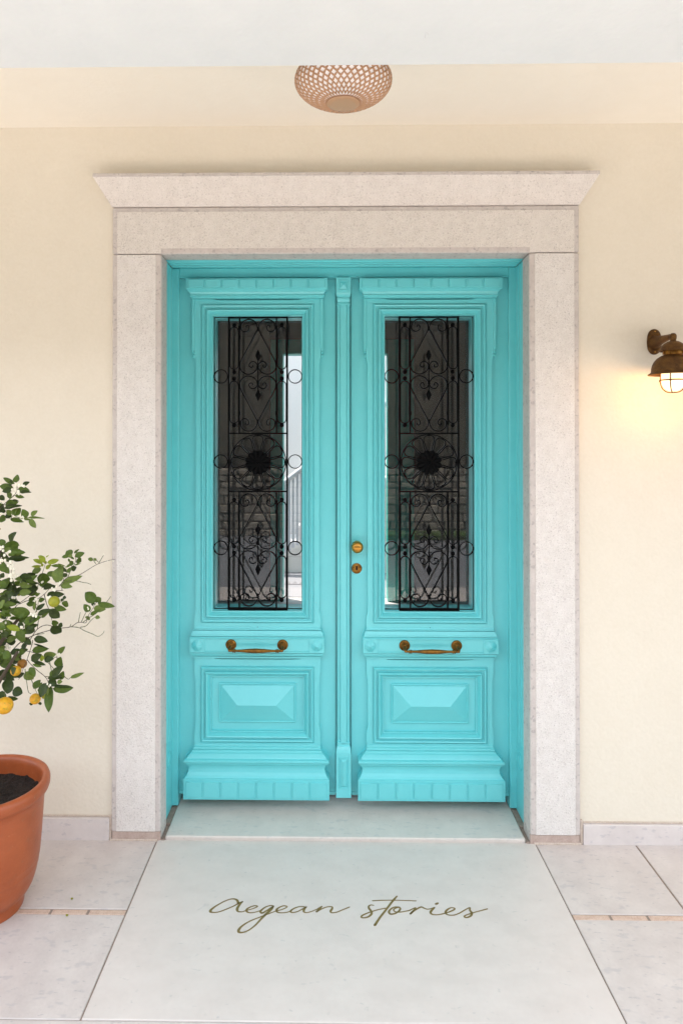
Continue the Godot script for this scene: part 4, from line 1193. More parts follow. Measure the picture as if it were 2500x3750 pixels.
	ft.tiers(0, z - 0.001, [[0.2565, z + 0.020, 0.274], [0.258, z + 0.0215, 0.266], [0.263, z + 0.0265, 0.2625], [0.264, z + 0.0275, 0.2555], [0.2605, z + 0.0245, 0.2545], [0.2675, z + 0.031, 0.252], [0.2695, z + 0.033, 0.245], [0.2755, z + 0.039, 0.241], [0.284, z + 0.0475, 0.231], [0.287, z + 0.0505, 0.2265], [0.2865, z + 0.05, 0.2255], [0.2945, z + 0.058, 0.2225], [0.298, z + 0.0615, 0.219], [0.298, z + 0.0615, 0.2145], [0.2945, z + 0.058, 0.211], [0.2895, z + 0.053, 0.2098], [0.2912, z + 0.0547, 0.209], [0.2912, z + 0.0547, 0.2045], [0.287, z + 0.0505, 0.2025], [0.2825, z + 0.046, 0.196], [0.2800, z + 0.0435, 0.187], [0.2798, z + 0.0433, 0.180], [0.282, z + 0.0455, 0.1685], [0.287, z + 0.0505, 0.158], [0.2935, z + 0.057, 0.1505], [0.2986, z + 0.062, 0.1478], [0.2986, z + 0.062, 0.0645]])
	var fm := put("foot_moulding", ft, P, d)
	var sq := bx(-0.0325, 0.0325, 0.0740, 0.1368, z + 0.061, z + 0.0668, 0.001).mesh()
	for k in 8:
		put("square", sq, P, fm, Vector3(-0.2548 + k * 0.0728, 0, 0))
	build_handle(d)
	# the right leaf is its twin; the meeting post, knob and lock are fixed to it
	var r: Node3D = d.duplicate()
	r.name = "door_leaf_001"
	add_child(r, true)
	r.position = Vector3(0.357, 0, 0)
	tag(r, "right turquoise door leaf with iron grille, round brass knob and keyhole", "door", "pair of turquoise door leaves")
	var twin: MeshInstance3D = r.get_node("stile_and_rail")
	twin.mesh = pl.mirrored().mesh()
	var c := -0.357
	var sh := Shape.new()
	sh.prism(PackedVector2Array([Vector2(-0.0247, 0.0), Vector2(0.0247, 0.0), Vector2(0.0247, 0.027), Vector2(0.0215, 0.030), Vector2(0.0165, 0.030), Vector2(0.0155, 0.027), Vector2(0.0135, 0.027), Vector2(0.0125, 0.032), Vector2(0.008, 0.034), Vector2(-0.008, 0.034), Vector2(-0.0125, 0.032), Vector2(-0.0135, 0.027), Vector2(-0.0155, 0.027), Vector2(-0.0165, 0.030), Vector2(-0.0215, 0.030), Vector2(-0.0247, 0.027)]), 0.28, 2.10)
	var post := Shape.new()
	for i in sh.v.size():
		post.v.append(Vector3(sh.v[i].x + c, sh.v[i].z, sh.v[i].y + z))
		post.n.append(Vector3(sh.n[i].x, sh.n[i].z, sh.n[i].y))
	for i in range(0, post.v.size(), 3):
		var q := post.v[i + 1]
		post.v[i + 1] = post.v[i + 2]
		post.v[i + 2] = q
		var w := post.n[i + 1]
		post.n[i + 1] = post.n[i + 2]
		post.n[i + 2] = w
	post.box(Vector3(c - 0.0332, 0.0574, -0.33), Vector3(c + 0.0332, 2.2103, -0.262))
	var pm := put("meeting_post", post, P, r)
	var pb := Shape.new()
	pb.tiers(c, z, [[0.0265, z + 0.036, 0.2905], [0.0265, z + 0.036, 0.2865], [0.0242, z + 0.034, 0.2855], [0.0242, z + 0.034, 0.2785], [0.0262, z + 0.040, 0.274], [0.0285, z + 0.046, 0.263], [0.0306, z + 0.050, 0.2515], [0.0306, z + 0.050, 0.0697]])
	pb.frame(c, 0.0215, 0.108, 0.236, [[0, 0.0500], [0.0005, 0.0515], [0.0015, 0.0515], [0.0025, 0.0500], [0.0045, 0.0502], [0.0048, 0.0525], [0.0065, 0.0525], [0.0075, 0.0502]], z)
	pyramid(pb, c, 0.0138, 0.1157, 0.2283, z + 0.0502, 0.010, 0.0, 0.046)
	put("post_base", pb, P, pm)
	var pc := Shape.new()
	pc.tiers(c, z, [[0.0306, z + 0.050, 2.204], [0.0306, z + 0.050, 2.1415], [0.0285, z + 0.046, 2.1345], [0.0262, z + 0.040, 2.129], [0.0255, z + 0.038, 2.1275], [0.0248, z + 0.035, 2.1265], [0.0248, z + 0.035, 2.1225], [0.0268, z + 0.040, 2.1205], [0.0268, z + 0.040, 2.1165], [0.0252, z + 0.036, 2.1115], [0.0238, z + 0.0345, 2.106], [0.0262, z + 0.038, 2.0995], [0.0262, z + 0.038, 2.0945]])
	pc.frame(c, 0.0212, 2.1505, 2.1935, [[0, 0.0500], [0.0005, 0.0530], [0.0045, 0.0530], [0.0055, 0.0502]], z)
	pyramid(pc, c, 0.0155, 2.1562, 2.1878, z + 0.0502, 0.010, 0.0, 0.0)
	put("post_head", pc, P, pm)
	var k := c + 0.0565
	var kn := Shape.new()
	kn.lathe([[0.0, 0.0], [0.0205, 0.0], [0.0205, 0.003], [0.018, 0.006], [0.0105, 0.009], [0.0095, 0.022], [0.0115, 0.027], [0.019, 0.031], [0.0232, 0.037], [0.0245, 0.043], [0.0238, 0.050], [0.0208, 0.056], [0.0155, 0.0605], [0.008, 0.063], [0.0, 0.0638]], Vector3(k, 1.094, z), Vector3.BACK, 40)
	put("knob", kn, M.bright_brass, r)
	var es := Shape.new()
	es.lathe([[0.0218, 0.0], [0.0218, 0.0022], [0.0205, 0.0034], [0.0, 0.0034]], Vector3(k - 0.0008, 0.9992, z), Vector3.BACK, 36)
	var em := put("lock_plate", es, M.brass, r)
	var hl := Shape.new()
	hl.prism(slot(Vector2(k - 0.0002, 1.0015), 0.0042, 0.0105), z + 0.001, z + 0.0039)
	put("keyhole", hl, M.black_hole, em)
	var lip := Shape.new()
	lip.strap(Array(slot(Vector2(k - 0.0012, 1.0005), 0.0058, 0.0112)), 0.0014, z + 0.003, z + 0.0046, true)
	put("keyhole_lip", lip, M.bright_brass, em)
	for s in [-1.0, 1.0]:
		var sc := Shape.new()
		sc.ball(Vector3(k + s * 0.014, 0.998, z + 0.0034), Vector3(0.0024, 0.0024, 0.0014), 8, 6)
		put("screw", sc, M.bright_brass, em)


func slot(at: Vector2, hw: float, hh: float) -> PackedVector2Array:
	var p := PackedVector2Array()
	for k in 9:
		p.append(at + Vector2(cos(PI * k / 8) * hw, hh - hw + sin(PI * k / 8) * hw))
	for k in 9:
		p.append(at + Vector2(-cos(PI * k / 8) * hw, -hh + hw - sin(PI * k / 8) * hw))
	return p


func build_handle(d: Node3D) -> void:
	var z := LEAF_Z + 0.0368
	var grip := Shape.new()
	var prof := []
	for e in [[0.0, -0.112], [0.0042, -0.111], [0.0046, -0.1], [0.0048, -0.0945], [0.0076, -0.0925], [0.0076, -0.0895], [0.0052, -0.0882], [0.0052, -0.0868], [0.0076, -0.0855], [0.0076, -0.0825], [0.0048, -0.0808], [0.0055, -0.06], [0.0082, -0.03], [0.0096, 0.0]]:
		prof.append(e)
	for i in range(prof.size() - 2, -1, -1):
		prof.append([prof[i][0], -prof[i][1]])
	grip.lathe(prof, Vector3(0, 0.6785, z + 0.046), Vector3.RIGHT, 20)
	var h := put("pull_handle", grip, M.brass, d)
	for s in [-1.0, 1.0]:
		var ro := Shape.new()
		ro.lathe([[0.0222, 0.0], [0.0222, 0.003], [0.0205, 0.0058], [0.018, 0.0066], [0.017, 0.0052], [0.0145, 0.0058], [0.013, 0.0095], [0.0115, 0.0112], [0.0108, 0.0098], [0.009, 0.0104], [0.0078, 0.0155], [0.0062, 0.0175], [0.0, 0.0178]], Vector3(s * 0.1065, 0.690, z), Vector3.BACK, 28)
		put("rosette", ro, M.brass, h)
		var arm := Shape.new()
		arm.tube(curve([Vector3(s * 0.1065, 0.6895, z + 0.014), Vector3(s * 0.1075, 0.6875, z + 0.03), Vector3(s * 0.109, 0.682, z + 0.0425), Vector3(s * 0.104, 0.6785, z + 0.046)], 5), range(16).map(func(_i): return 0.0052), 12)
		put("arm", arm, M.brass, h)


func grille_point(x: float, y: float) -> Vector2:
	return Vector2((x - 826.0) * 0.000472, (y - 1021.0) * -0.000473)


func build_grille(d: Node3D) -> void:
	var I: Material = M.iron
	var z0 := -0.2665
	var z1 := -0.2475
	var zc := (z0 + z1) * 0.5
	var bars := Shape.new()
	for s in [-1.0, 1.0]:
		bars.box(Vector3(s * 0.1222 - 0.0034, 0.827, z0), Vector3(s * 0.1222 + 0.0034, 2.052, z1), 0.0008)
		for e in [[1.5625, 2.05], [0.829, 1.3192]]:
			bars.box(Vector3(s * 0.0775 - 0.0026, e[0], z0 + 0.003), Vector3(s * 0.0775 + 0.0026, e[1], z1 - 0.001), 0.0006)
	for y in [2.0495, 1.5626, 1.3192, 0.8295]:
		bars.box(Vector3(-0.1196, y - 0.003, z0 + 0.002), Vector3(0.1196, y + 0.003, z1 - 0.002), 0.0008)
	bars.box(Vector3(-0.1248, 0.8195, z0 + 0.001), Vector3(0.1248, 0.8268, z1 + 0.004), 0.001)
	var g := put("grille", bars, I, d)
	# one quarter of a heart pair, mirrored four ways in both fields
	var scroll := []
	for e in [[-295, 40], [-290, 80], [-255, 92], [-225, 65], [-218, 25], [-245, -35], [-300, -63], [-350, -60], [-395, -35], [-420, 5], [-425, 60], [-405, 140], [-330, 215], [-225, 245], [-110, 212], [-30, 110], [-7, 0]]:
		scroll.append(Vector2(e[0] * 0.0001694, grille_point(0, 1430).y - e[1] * 0.0001694))
	var heart := []
	for e in [[823, 1432], [795, 1375], [735, 1262], [674, 1145], [664, 1100], [680, 1060], [712, 1036], [745, 1029], [790, 1044], [818, 1078], [825, 1100], [812, 1126], [790, 1141], [765, 1137], [749, 1115], [753, 1096], [771, 1090], [781, 1101], [776, 1113]]:
		heart.append(grille_point(e[0], e[1]))
	var scroll_c := curve(scroll, 4)
	var heart_c := curve(heart, 4)
	var loop := []
	for k in 12:
		loop.append(Vector2(cos(PI * k / 11), sin(PI * k / 11)) * 0.0182 + Vector2(0, 0.0703))
	for k in 12:
		loop.append(Vector2(-cos(PI * k / 11), -sin(PI * k / 11)) * 0.0182 - Vector2(0, 0.0703))
	for field in [1.8066, 1.0745]:
		for sx in [-1.0, 1.0]:
			for sy in [-1.0, 1.0]:
				var a := []
				for p in scroll_c:
					a.append(Vector2(-p.x * sx, p.y * sy + field))
				var s1 := Shape.new()
				s1.strap(a, 0.0039, zc - 0.007, zc + 0.007)
				put("scroll", s1, I, g)
				var b := []
				for p in heart_c:
					b.append(Vector2(-p.x * sx, p.y * sy + field))
				var s2 := Shape.new()
				s2.strap(b, 0.0039, zc - 0.007, zc + 0.007)
				put("heart_scroll", s2, I, g)
				var c := []
				for p in loop:
					c.append(Vector2(p.x + sx * 0.0998, p.y + field + sy * 0.1135))
				var s3 := Shape.new()
				s3.strap(c, 0.0036, zc - 0.006, zc + 0.006, true)
				put("oval", s3, I, g)
				for e in [0.210, 0.0135]:
					var s4 := Shape.new()
					s4.ball(Vector3(sx * 0.0998, field + sy * e, zc), Vector3(0.0088, 0.0094, 0.0088), 12, 8)
					put("iron_ball", s4, I, g)
				for e in [[0.0775, 0.0445], [0.0775, 0.160], [0.078, 0.199], [0.0, 0.194]]:
					if e[0] == 0.0 and sx < 0:
						continue
					var s5 := Shape.new()
					s5.box(Vector3(sx * e[0] - 0.0042, field + sy * e[1] - 0.0085, z0 + 0.001), Vector3(sx * e[0] + 0.0042, field + sy * e[1] + 0.0085, z1 + 0.001), 0.001)
					put("collar", s5, I, g)
		var stem := bx(-0.0021, 0.0021, field - 0.06, field + 0.06, zc - 0.0015, zc + 0.0015)
		for sy in [-1.0, 1.0]:
			stem.box(Vector3(-0.005, field + sy * 0.031 - 0.0085, z0 + 0.001), Vector3(0.005, field + sy * 0.031 + 0.0085, z1 + 0.001), 0.001)
		put("stem", stem, I, g)
		for sy in [-1.0, 1.0]:
			var dm := Shape.new()
			var c := Vector3(0.0, field + sy * 0.083, zc)
			var tips := [c + Vector3(0.0118, 0, 0), c + Vector3(0, 0.0265, 0), c - Vector3(0.0118, 0, 0), c - Vector3(0, 0.0265, 0)]
			for k in 4:
				for q in [1.0, -1.0]:
					var apex := c + Vector3(0, 0, q * 0.006)
					var n: Vector3 = (tips[(k + 1) % 4] - tips[k]).cross(apex - tips[k]).normalized()
					n = n if n.z * q > 0 else -n
					dm.tri(tips[k], tips[(k + 1) % 4], apex, n, n, n)
			put("lozenge", dm, I, g)
	# rings beside the bars
	for y in [1.8015, 1.4445, 1.0822]:
		for s in [-1.0, 1.0]:
			var c := []
			for k in 28:
				c.append(Vector2(cos(TAU * k / 28), sin(TAU * k / 28)) * 0.0283 + Vector2(s * 0.1555, y))
			var rg := Shape.new()
			rg.strap(c, 0.0036, zc - 0.006, zc + 0.006, true)
			for e in [-1.0, 1.0]:
				rg.box(Vector3(s * 0.1555 + e * 0.0288 - 0.0022, y - 0.006, zc - 0.006), Vector3(s * 0.1555 + e * 0.0288 + 0.0022, y + 0.006, zc + 0.006), 0.001)
			put("ring", rg, I, g)
	# flower wheel
	var mid := Vector2(0, 1.4409)
	var hoop := []
	for k in 64:
		hoop.append(mid + Vector2(cos(TAU * k / 64), sin(TAU * k / 64)) * 0.1168)
	var hp := Shape.new()
	hp.strap(hoop, 0.0036, zc - 0.007, zc + 0.007, true)
	put("hoop", hp, I, g)
	for k in 12:
		var an := TAU * k / 12 + PI / 2
		var ax := Vector2(cos(an), sin(an))
		var ay := ax.orthogonal()
		var pet := []
		for e in [[0.040, 0.008], [0.066, 0.0135], [0.086, 0.0205], [0.100, 0.0215], [0.110, 0.014], [0.1125, 0.0], [0.110, -0.014], [0.100, -0.0215], [0.086, -0.0205], [0.066, -0.0135], [0.040, -0.008]]:
			pet.append(mid + ax * e[0] + ay * e[1])
		var ps := Shape.new()
		ps.strap(curve(pet, 4), 0.0036, zc - 0.006, zc + 0.006)
		var kn := mid + ax * 0.1135
		ps.ball(Vector3(kn.x, kn.y, zc), Vector3(0.0045, 0.0045, 0.007), 8, 6)
		put("petal", ps, I, g)
	var fl := Shape.new()
	var cz := z1 + 0.001
	var cnt := 120
	var ring_at := func(f: float, k: int) -> Vector3:
		var an := TAU * k / cnt
		var lobe := absf(sin(an * 6.0))
		var r := 0.052 * (0.86 + 0.14 * pow(lobe, 0.6)) * f
		var crease := 0.0035 * (pow(lobe, 0.8) - 0.5) * f + 0.0012 * sin(f * 17.0 + an * 12.0)
		return Vector3(mid.x + cos(an) * r, mid.y + sin(an) * r, cz + 0.010 - 0.012 * f * f + crease + 0.004 * f)
	for j in 5:
		for k in cnt:
			var f0: float = j / 5.0 if j else 0.001
			var a: Vector3 = ring_at.call(f0, k)
			var b: Vector3 = ring_at.call(f0, k + 1)
			var c: Vector3 = ring_at.call((j + 1) / 5.0, k + 1)
			var e: Vector3 = ring_at.call((j + 1) / 5.0, k)
			fl.quad(a, b, c, e, Vector3.BACK)
	fl.ball(Vector3(mid.x, mid.y, cz + 0.011), Vector3(0.007, 0.007, 0.005), 12, 6)
	put("flower", fl, I, g)


func build_wall_lamp() -> void:
	var t := thing("wall_lamp", "brass ship's lamp with a caged glowing globe on the right wall", "wall lamp", Vector3(1.1835, 1.9, -0.02))
	var B: Material = M.worn_brass
	# oval back plate, swelling into the arm
	var pl := Shape.new()
	for lv in [[1.0, 0.0, 1.0, 0.004], [1.0, 0.004, 0.86, 0.009], [0.86, 0.009, 0.7, 0.011]]:
		for k in 36:
			var q := []
			for e in [[k, 0], [k + 1, 0], [k + 1, 1], [k, 1]]:
				var an: float = TAU * e[0] / 36.0
				var f: float = lv[e[1] * 2]
				var waist := 1.0 + 0.10 * cos(an * 2.0) * -1.0
				q.append(Vector3(cos(an) * 0.0305 * f * waist, sin(an) * 0.049 * f + 0.0, lv[e[1] * 2 + 1]))
			pl.quad(q[0], q[1], q[2], q[3], Vector3(q[0].x * 10, q[0].y * 10, 0.5))
	var cap := PackedVector2Array()
	for k in 36:
		cap.append(Vector2(cos(TAU * k / 36) * 0.0305 * 0.7 * (1.0 - 0.1 * cos(TAU * k / 18)), sin(TAU * k / 36) * 0.049 * 0.7))
	pl.prism(cap, 0.009, 0.011)
	put("back_plate", pl, B, t, Vector3(0, 0.0117, 0))
	for s in [-1.0, 1.0]:
		var sc := Shape.new()
		sc.ball(Vector3(0, 0.0117 + s * 0.0385, 0.009), Vector3(0.0032, 0.0032, 0.002), 10, 6)
		put("screw", sc, M.bright_brass, t)
	var arm := Shape.new()
	arm.tube(curve([Vector3(0, 0.009, 0.008), Vector3(0, 0.010, 0.03), Vector3(0, 0.012, 0.07), Vector3(0, 0.013, 0.115), Vector3(0, 0.0135, 0.15)], 4), [0.028, 0.0255, 0.0235, 0.022, 0.021, 0.0195, 0.018, 0.0165, 0.015, 0.0138, 0.0128, 0.0118, 0.011, 0.0104, 0.0099, 0.0096, 0.0094], 18)
	put("arm", arm, B, t)
	var ax := Vector3(0.001, 0, 0.148)
	var kn := Shape.new()
	kn.lathe([[0.0, 0.0245], [0.006, 0.0235], [0.0105, 0.0195], [0.0125, 0.0135], [0.0122, 0.006], [0.0105, 0.001], [0.0105, -0.008]], ax, Vector3.UP, 20)
	put("knuckle", kn, B, t)
	var cp := Shape.new()
	cp.lathe([[0.0, -0.0045], [0.0105, -0.0045], [0.019, -0.0065], [0.029, -0.0125], [0.0375, -0.021], [0.0425, -0.030], [0.0445, -0.0365], [0.0485, -0.0395], [0.0485, -0.0415], [0.0435, -0.0395], [0.036, -0.026], [0.02, -0.012]], ax, Vector3.UP, 40)
	put("cap", cp, B, t)
	var nk := Shape.new()
	nk.lathe([[0.030, -0.030], [0.032, -0.036], [0.032, -0.049], [0.0315, -0.056], [0.0335, -0.058]], ax, Vector3.UP, 24)
	for k in 8:
		var an := TAU * k / 8
		nk.box(ax + Vector3(cos(an) * 0.0318 - 0.004, -0.052, sin(an) * 0.0318 - 0.004), ax + Vector3(cos(an) * 0.0318 + 0.004, -0.042, sin(an) * 0.0318 + 0.004), 0.001)
	put("neck", nk, M.brass, t)
	var hd := Shape.new()
	hd.lathe([[0.0335, -0.0555], [0.043, -0.0595], [0.054, -0.0675], [0.0635, -0.0785], [0.0695, -0.091], [0.0725, -0.104], [0.0735, -0.1165], [0.076, -0.1195], [0.0848, -0.1255], [0.0848, -0.1275], [0.0765, -0.1225], [0.0715, -0.117], [0.0675, -0.092], [0.053, -0.07], [0.0335, -0.059]], ax, Vector3.UP, 48)
	put("hood", hd, B, t)
	# globe: white glowing glass
	var gl := Shape.new()
	var gp := [[0.0385, -0.085], [0.0395, -0.115], [0.0395, -0.146]]
	for k in 9:
		var an := PI / 2 * k / 8
		gp.append([0.0395 * cos(an), -0.146 - 0.042 * sin(an)])
	gl.lathe(gp, ax, Vector3.UP, 32)
	var glow := mat("lamp_glow", rgb8(255, 244, 220), 0.3)
	glow.emission_enabled = true
	glow.emission = rgb8(255, 222, 164)
	glow.emission_energy_multiplier = 0.8
	put("bulb_globe", gl, glow, t)
	var cg := Shape.new()
	for k in 4:
		var an := TAU * (k + 0.42) / 4
		var pth := []
		for e in [[0.0425, -0.115], [0.043, -0.147], [0.041, -0.163], [0.034, -0.178], [0.02, -0.189], [0.0, -0.1915]]:
			pth.append(ax + Vector3(cos(an) * e[0], e[1], sin(an) * e[0]))
		cg.tube(curve(pth, 4), range(21).map(func(_i): return 0.0021), 8)
	var hoop := []
	for k in 37:
		hoop.append(ax + Vector3(cos(TAU * k / 36) * 0.0435, -0.1465, sin(TAU * k / 36) * 0.0435))
	cg.tube(hoop, range(37).map(func(_i): return 0.0023), 8, false)
	for k in 4:
		var an := TAU * (k + 0.42) / 4
		cg.ball(ax + Vector3(cos(an) * 0.0445, -0.1475, sin(an) * 0.0445), Vector3(0.0035, 0.0045, 0.0035), 8, 6)
	put("wire_cage", cg, M.worn_brass, t)
	var l := OmniLight3D.new()
	l.name = "lamp_light"
	l.light_color = Color(1.0, 0.74, 0.40)
	l.light_energy = 0.021
	l.light_size = 0.03
	l.omni_range = 6.0
	l.omni_attenuation = 2.0
	l.shadow_enabled = true
	t.add_child(l)
	l.position = ax + Vector3(0, -0.155, 0)


func build_ceiling_lamp() -> void:
	var t := thing("ceiling_lamp", "round amber lattice lamp hanging under the porch ceiling", "ceiling lamp", Vector3(-0.02, 2.7525, 0.75))
	var R := 0.1335
	var H := 0.0635
	# bowl: from the flat bottom disc up past the widest ring
	var at := func(u: float, v: float, lift: float) -> Vector3:
		# u: turns; v: 0 at the rim of the bottom disc, 1 at the top
		var la := lerpf(-1.235, 0.75, v)
		var r := cos(la) * (R + lift)
		return Vector3(cos(u * TAU) * r, -0.2175 + sin(la) * (H + lift), sin(u * TAU) * r)
	var rim := put("ceiling_rose", lathe_of([[0.0, -0.001], [0.06, -0.001], [0.06, -0.02], [0.02, -0.025], [0.012, -0.03], [0.012, -0.15]], 28), M.bright_brass, t)
	rim.position = Vector3.ZERO
	var s := Shape.new()
	var NU := 40
	var NV := 15
	for j in NV:
		for i in NU:
			var cu := (i + 0.5 * (j % 2)) / NU
			var cv := (j + 0.5) / NV
			var hu := 0.5 / NU
			var hv := 1.0 / NV
			var edge := []
			var hole := []
			for k in 12:
				var an := TAU * k / 12
				# lozenge outside, drop-shaped opening inside
				var q := absf(cos(an)) + absf(sin(an))
				edge.append(at.call(cu + cos(an) / q * hu, cv + sin(an) / q * hv, 0.0))
				var drop := 0.86 * (1.0 - 0.28 * sin(an))
				hole.append([at.call(cu + cos(an) / q * hu * drop * 0.92, cv + sin(an) / q * hv * (0.74 if sin(an) > 0 else 0.62) * 0.95 - 0.004, 0.0016), at.call(cu + cos(an) / q * hu * drop * 0.86, cv + sin(an) / q * hv * (0.74 if sin(an) > 0 else 0.62) * 0.9 - 0.004, -0.0008)])
			var c: Vector3 = at.call(cu, cv, 0.0)
			var o: Vector3 = (c - Vector3(0, -0.2175, 0)).normalized()
			for k in 12:
				var k2 := (k + 1) % 12
				s.quad(edge[k], edge[k2], hole[k2][0], hole[k][0], o)
				s.quad(hole[k][0], hole[k2][0], hole[k2][1], hole[k][1], o * 0.2 + (c - hole[k][0]))
	put("lattice_shade", s, M.amber_lattice, t)
	put("bottom_disc", lathe_of([[0.0, -0.2845], [0.03, -0.2842], [0.0425, -0.283], [0.046, -0.2805], [0.044, -0.276]], 40), M.amber_lattice, t)
	var bowl := []
	for k in 15:
		var la := lerpf(-1.3, 0.8, k / 14.0)
		bowl.append([cos(la) * (R - 0.0005), -0.2175 + sin(la) * (H - 0.0005)])
	put("inner_bowl", lathe_of(bowl, 48), M.opal, t)


func lathe_of(prof: Array, seg: int) -> Shape:
	var s := Shape.new()
	s.lathe(prof, Vector3.ZERO, Vector3.UP, seg)
	return s


func build_pot() -> void:
	var at := Vector3(-1.2, 0, 0.383)
	var t := thing("flower_pot", "large terracotta pot with a rolled rim standing left of the door", "flower pot", at)
	put("pot", lathe_of([[0.0, 0.002], [0.126, 0.0005], [0.128, 0.006], [0.127, 0.03], [0.13, 0.036], [0.146, 0.052], [0.157, 0.072], [0.166, 0.1], [0.1715, 0.128], [0.1728, 0.130], [0.1728, 0.134], [0.1735, 0.1365], [0.1752, 0.152], [0.1765, 0.154], [0.1765, 0.158], [0.1772, 0.1605], [0.183, 0.23], [0.187, 0.29], [0.190, 0.34], [0.191, 0.362], [0.196, 0.366], [0.204, 0.372], [0.2085, 0.384], [0.209, 0.398], [0.205, 0.4095], [0.196, 0.413], [0.187, 0.4095], [0.182, 0.4], [0.180, 0.385], [0.176, 0.30]], 72), M.terracotta, t)
	var soil := Shape.new()
	var f := FastNoiseLite.new()
	f.seed = 8
	f.frequency = 24.0
	var sp := func(r: float, a: float) -> Vector3:
		var p := Vector3(cos(a) * r, 0, sin(a) * r)
		p.y = 0.352 + 0.012 * f.get_noise_2d(p.x, p.z) + 0.006 * f.get_noise_2d(p.x * 4.0, p.z * 4.0)
		return p
	for j in 22:
		for k in 90:
			var r0 := 0.179 * j / 22.0
			var r1 := 0.179 * (j + 1) / 22.0
			soil.quad(sp.call(r0, TAU * k / 90), sp.call(r0, TAU * (k + 1) / 90), sp.call(r1, TAU * (k + 1) / 90), sp.call(r1, TAU * k / 90), Vector3.UP)
	put("soil", soil, M.soil, t)
	for e in [[0.085, 0.062, 0.4], [0.128, 0.1, -0.5], [0.098, 0.098, 0.1]]:
		var st := Shape.new()
		var d := Vector3(cos(e[2]), 0.2, sin(e[2])) * 0.008
		st.tube([Vector3(e[0], 0.3645, e[1]) - d, Vector3(e[0], 0.367, e[1]) + d], [0.0011, 0.0008], 6)
		put("straw", st, M.petal, t)


func leaf_mesh(variant: int) -> ArrayMesh:
	# a citrus leaf of unit length and unit width, folded along its midrib and bent back at the tip
	var s := Shape.new()
	var bend: float = [0.10, 0.2, -0.08, 0.28][variant]
	var fold: float = [0.16, 0.08, 0.22, 0.12][variant]
	var wave: float = [0.02, 0.05, 0.03, 0.04][variant]
	var rows := 10
	var P := []
	for j in rows + 1:
		var v := float(j) / rows
		var w := 0.5 * pow(sin(PI * pow(v, 0.82)), 0.72) if j < rows and j > 0 else 0.012
		var row := []
		for i in 5:
			var u := (i - 2) / 2.0
			var y := v
			row.append(Vector3(u * w, y, -bend * v * v + fold * absf(u) * w + wave * sin(v * 9.0 + u * 2.0) * absf(u) - (0.012 if i == 2 else 0.0)))
		P.append(row)
	var N := []
	for j in rows + 1:
		var row := []
		for i in 5:
			var du: Vector3 = P[j][mini(i + 1, 4)] - P[j][maxi(i - 1, 0)]
			var dv: Vector3 = P[mini(j + 1, rows)][i] - P[maxi(j - 1, 0)][i]
			row.append(du.cross(dv).normalized())
		N.append(row)
	for j in rows:
		for i in 4:
			s.quad_n(P[j][i], P[j][i + 1], P[j + 1][i + 1], P[j + 1][i], N[j][i], N[j][i + 1], N[j + 1][i + 1], N[j + 1][i])
	return s.mesh()


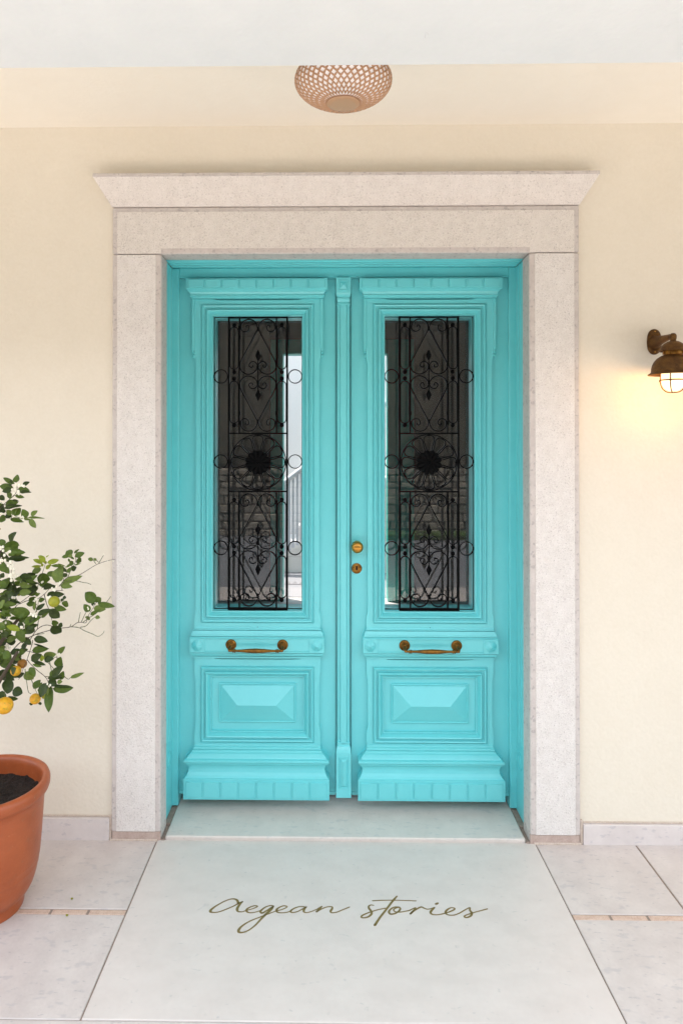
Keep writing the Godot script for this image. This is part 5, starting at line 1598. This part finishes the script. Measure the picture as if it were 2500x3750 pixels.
func build_tree() -> void:
	var t := thing("citrus_tree", "small citrus tree with white buds and orange fruit in the terracotta pot", "tree", Vector3(-1.2, 0.352, 0.383))
	var off := -t.position
	var trunk := Shape.new()
	trunk.tube(curve([Vector3(-1.2, 0.33, 0.383), Vector3(-1.205, 0.45, 0.39), Vector3(-1.19, 0.6, 0.4), Vector3(-1.2, 0.8, 0.39), Vector3(-1.215, 1.05, 0.4), Vector3(-1.2, 1.3, 0.4), Vector3(-1.17, 1.42, 0.41)], 4), range(25).map(func(i): return 0.017 - 0.0005 * i), 12)
	put("trunk", trunk.move(off), M.bark, t)
	# limbs that leave the trunk towards the traced twigs
	for e in [[Vector3(-1.195, 0.66, 0.4), Vector3(-1.14, 0.74, 0.41), Vector3(-1.07, 0.85, 0.42)], [Vector3(-1.2, 0.78, 0.39), Vector3(-1.13, 0.88, 0.40), Vector3(-1.06, 0.97, 0.41)], [Vector3(-1.21, 1.0, 0.4), Vector3(-1.16, 1.1, 0.40), Vector3(-1.12, 1.2, 0.41)], [Vector3(-1.2, 0.8, 0.39), Vector3(-1.3, 0.95, 0.45), Vector3(-1.36, 1.1, 0.48)], [Vector3(-1.21, 1.0, 0.4), Vector3(-1.3, 1.12, 0.33), Vector3(-1.38, 1.2, 0.3)], [Vector3(-1.195, 0.7, 0.4), Vector3(-1.27, 0.8, 0.33), Vector3(-1.35, 0.9, 0.28)]]:
		var b := Shape.new()
		b.tube(curve(e, 5), range(11).map(func(i): return 0.0085 - 0.0004 * i), 9)
		put("branch", b.move(off), M.bark, t)
	for e in TWIGS:
		var p := []
		for i in range(1, e.size(), 3):
			p.append(Vector3(e[i], e[i + 1], e[i + 2]))
		var c := curve(p, 4)
		var b := Shape.new()
		var cnt := c.size()
		var r: float = maxf(e[0], 0.0011)
		b.tube(c, range(cnt).map(func(i): return r * (1.15 - 0.5 * i / cnt) * (1.0 + 0.18 * sin(i * 2.7))), 7)
		put("twig", b.move(off), M.bark if e[0] > 0.0006 else M.green_twig, t)
	var kinds := []
	for i in 4:
		kinds.append(leaf_mesh(i))
	for e in LEAVES_UPPER + LEAVES_LOWER:
		add_leaf(t, off, kinds, Vector3(e[0], e[1], e[2]), Vector3(e[3], e[4], e[5]), e[6], e[7], Vector3(rng.randf_range(-0.35, 0.35), rng.randf_range(0.0, 0.55), 1.0))
	# the crown's far side and its half outside the picture
	for k in 34:
		var a := rng.randf_range(0.0, TAU)
		var h := rng.randf()
		var c := Vector3(-1.25 + cos(a) * 0.17 * sqrt(rng.randf()), 0.80 + 0.62 * h, 0.40 + sin(a) * 0.14)
		if c.x > -1.12 - 0.10 * h:
			c.x -= 0.15
		var dir := Vector3(cos(a), rng.randf_range(-0.3, 0.7), sin(a)).normalized()
		add_leaf(t, off, kinds, c, c + dir * rng.randf_range(0.03, 0.055), rng.randf_range(0.018, 0.028), rng.randi_range(0, 2), Vector3(rng.randf_range(-0.6, 0.6), 1.0, rng.randf_range(0.0, 1.0)))
	# the thick of the crown, behind the leaves that stand out
	for k in 76:
		var c := Vector3(rng.randf_range(-1.2, -1.055), rng.randf_range(0.80, 1.22), rng.randf_range(0.38, 0.50))
		var dir := Vector3(rng.randf_range(-0.6, 1.0), rng.randf_range(-0.5, 0.6), rng.randf_range(-0.3, 0.3)).normalized()
		add_leaf(t, off, kinds, c, c + dir * rng.randf_range(0.028, 0.045), rng.randf_range(0.013, 0.021), [0, 0, 1, 1, 2][rng.randi_range(0, 4)], Vector3(rng.randf_range(-0.5, 0.5), rng.randf_range(0.0, 0.8), 1.0))
	for e in BUDS:
		var b := Shape.new()
		for i in range(1, e.size(), 3):
			var r: float = e[0] * rng.randf_range(0.95, 1.35)
			b.ball(Vector3(e[i], e[i + 1], e[i + 2]) + off, Vector3(r, r * 1.25, r), 10, 7)
		put("blossom", b, M.petal, t)
	for e in FRUITS:
		var b := Shape.new()
		b.ball(Vector3.ZERO, Vector3(e[3] * 0.95, e[3] * 0.91, e[3] * 0.94), 24, 16)
		put("fruit", b, [M.orange_peel, M.brown_peel, M.green_peel, M.green_peel][int(e[4])], t, Vector3(e[0], e[1], e[2]) + off)


func add_leaf(t: Node3D, off: Vector3, kinds: Array, a: Vector3, b: Vector3, width: float, tone: int, face: Vector3) -> void:
	var y := (b - a)
	var len := y.length()
	y /= len
	var x := y.cross(face).normalized()
	var z := x.cross(y)
	var o := put("leaf", kinds[rng.randi_range(0, 3)], M["leaf_%d" % tone], t)
	o.transform = Transform3D(Basis(x * width * 1.32, y * len * 1.08, z * len), a + off)


func build_litter() -> void:
	# what fell from the tree on the slabs beside the pot
	for e in [[-0.919, 0.342, "dried bud lying on the marble just right of the pot foot, behind the brick strip"], [-0.905, 0.424, "dried bud lying on the marble just in front of the brick strip"]]:
		var b := Shape.new()
		b.ball(Vector3(0, 0.003, 0), Vector3(0.0042, 0.003, 0.0036), 9, 6)
		b.tube([Vector3(0.002, 0.003, 0), Vector3(0.006, 0.006, 0.002)], [0.001, 0.0006], 6)
		tag(put("dried_bud", b, M.green_peel, self, Vector3(e[0], 0.0005, e[1])), e[2], "bud", "dried buds fallen by the pot")
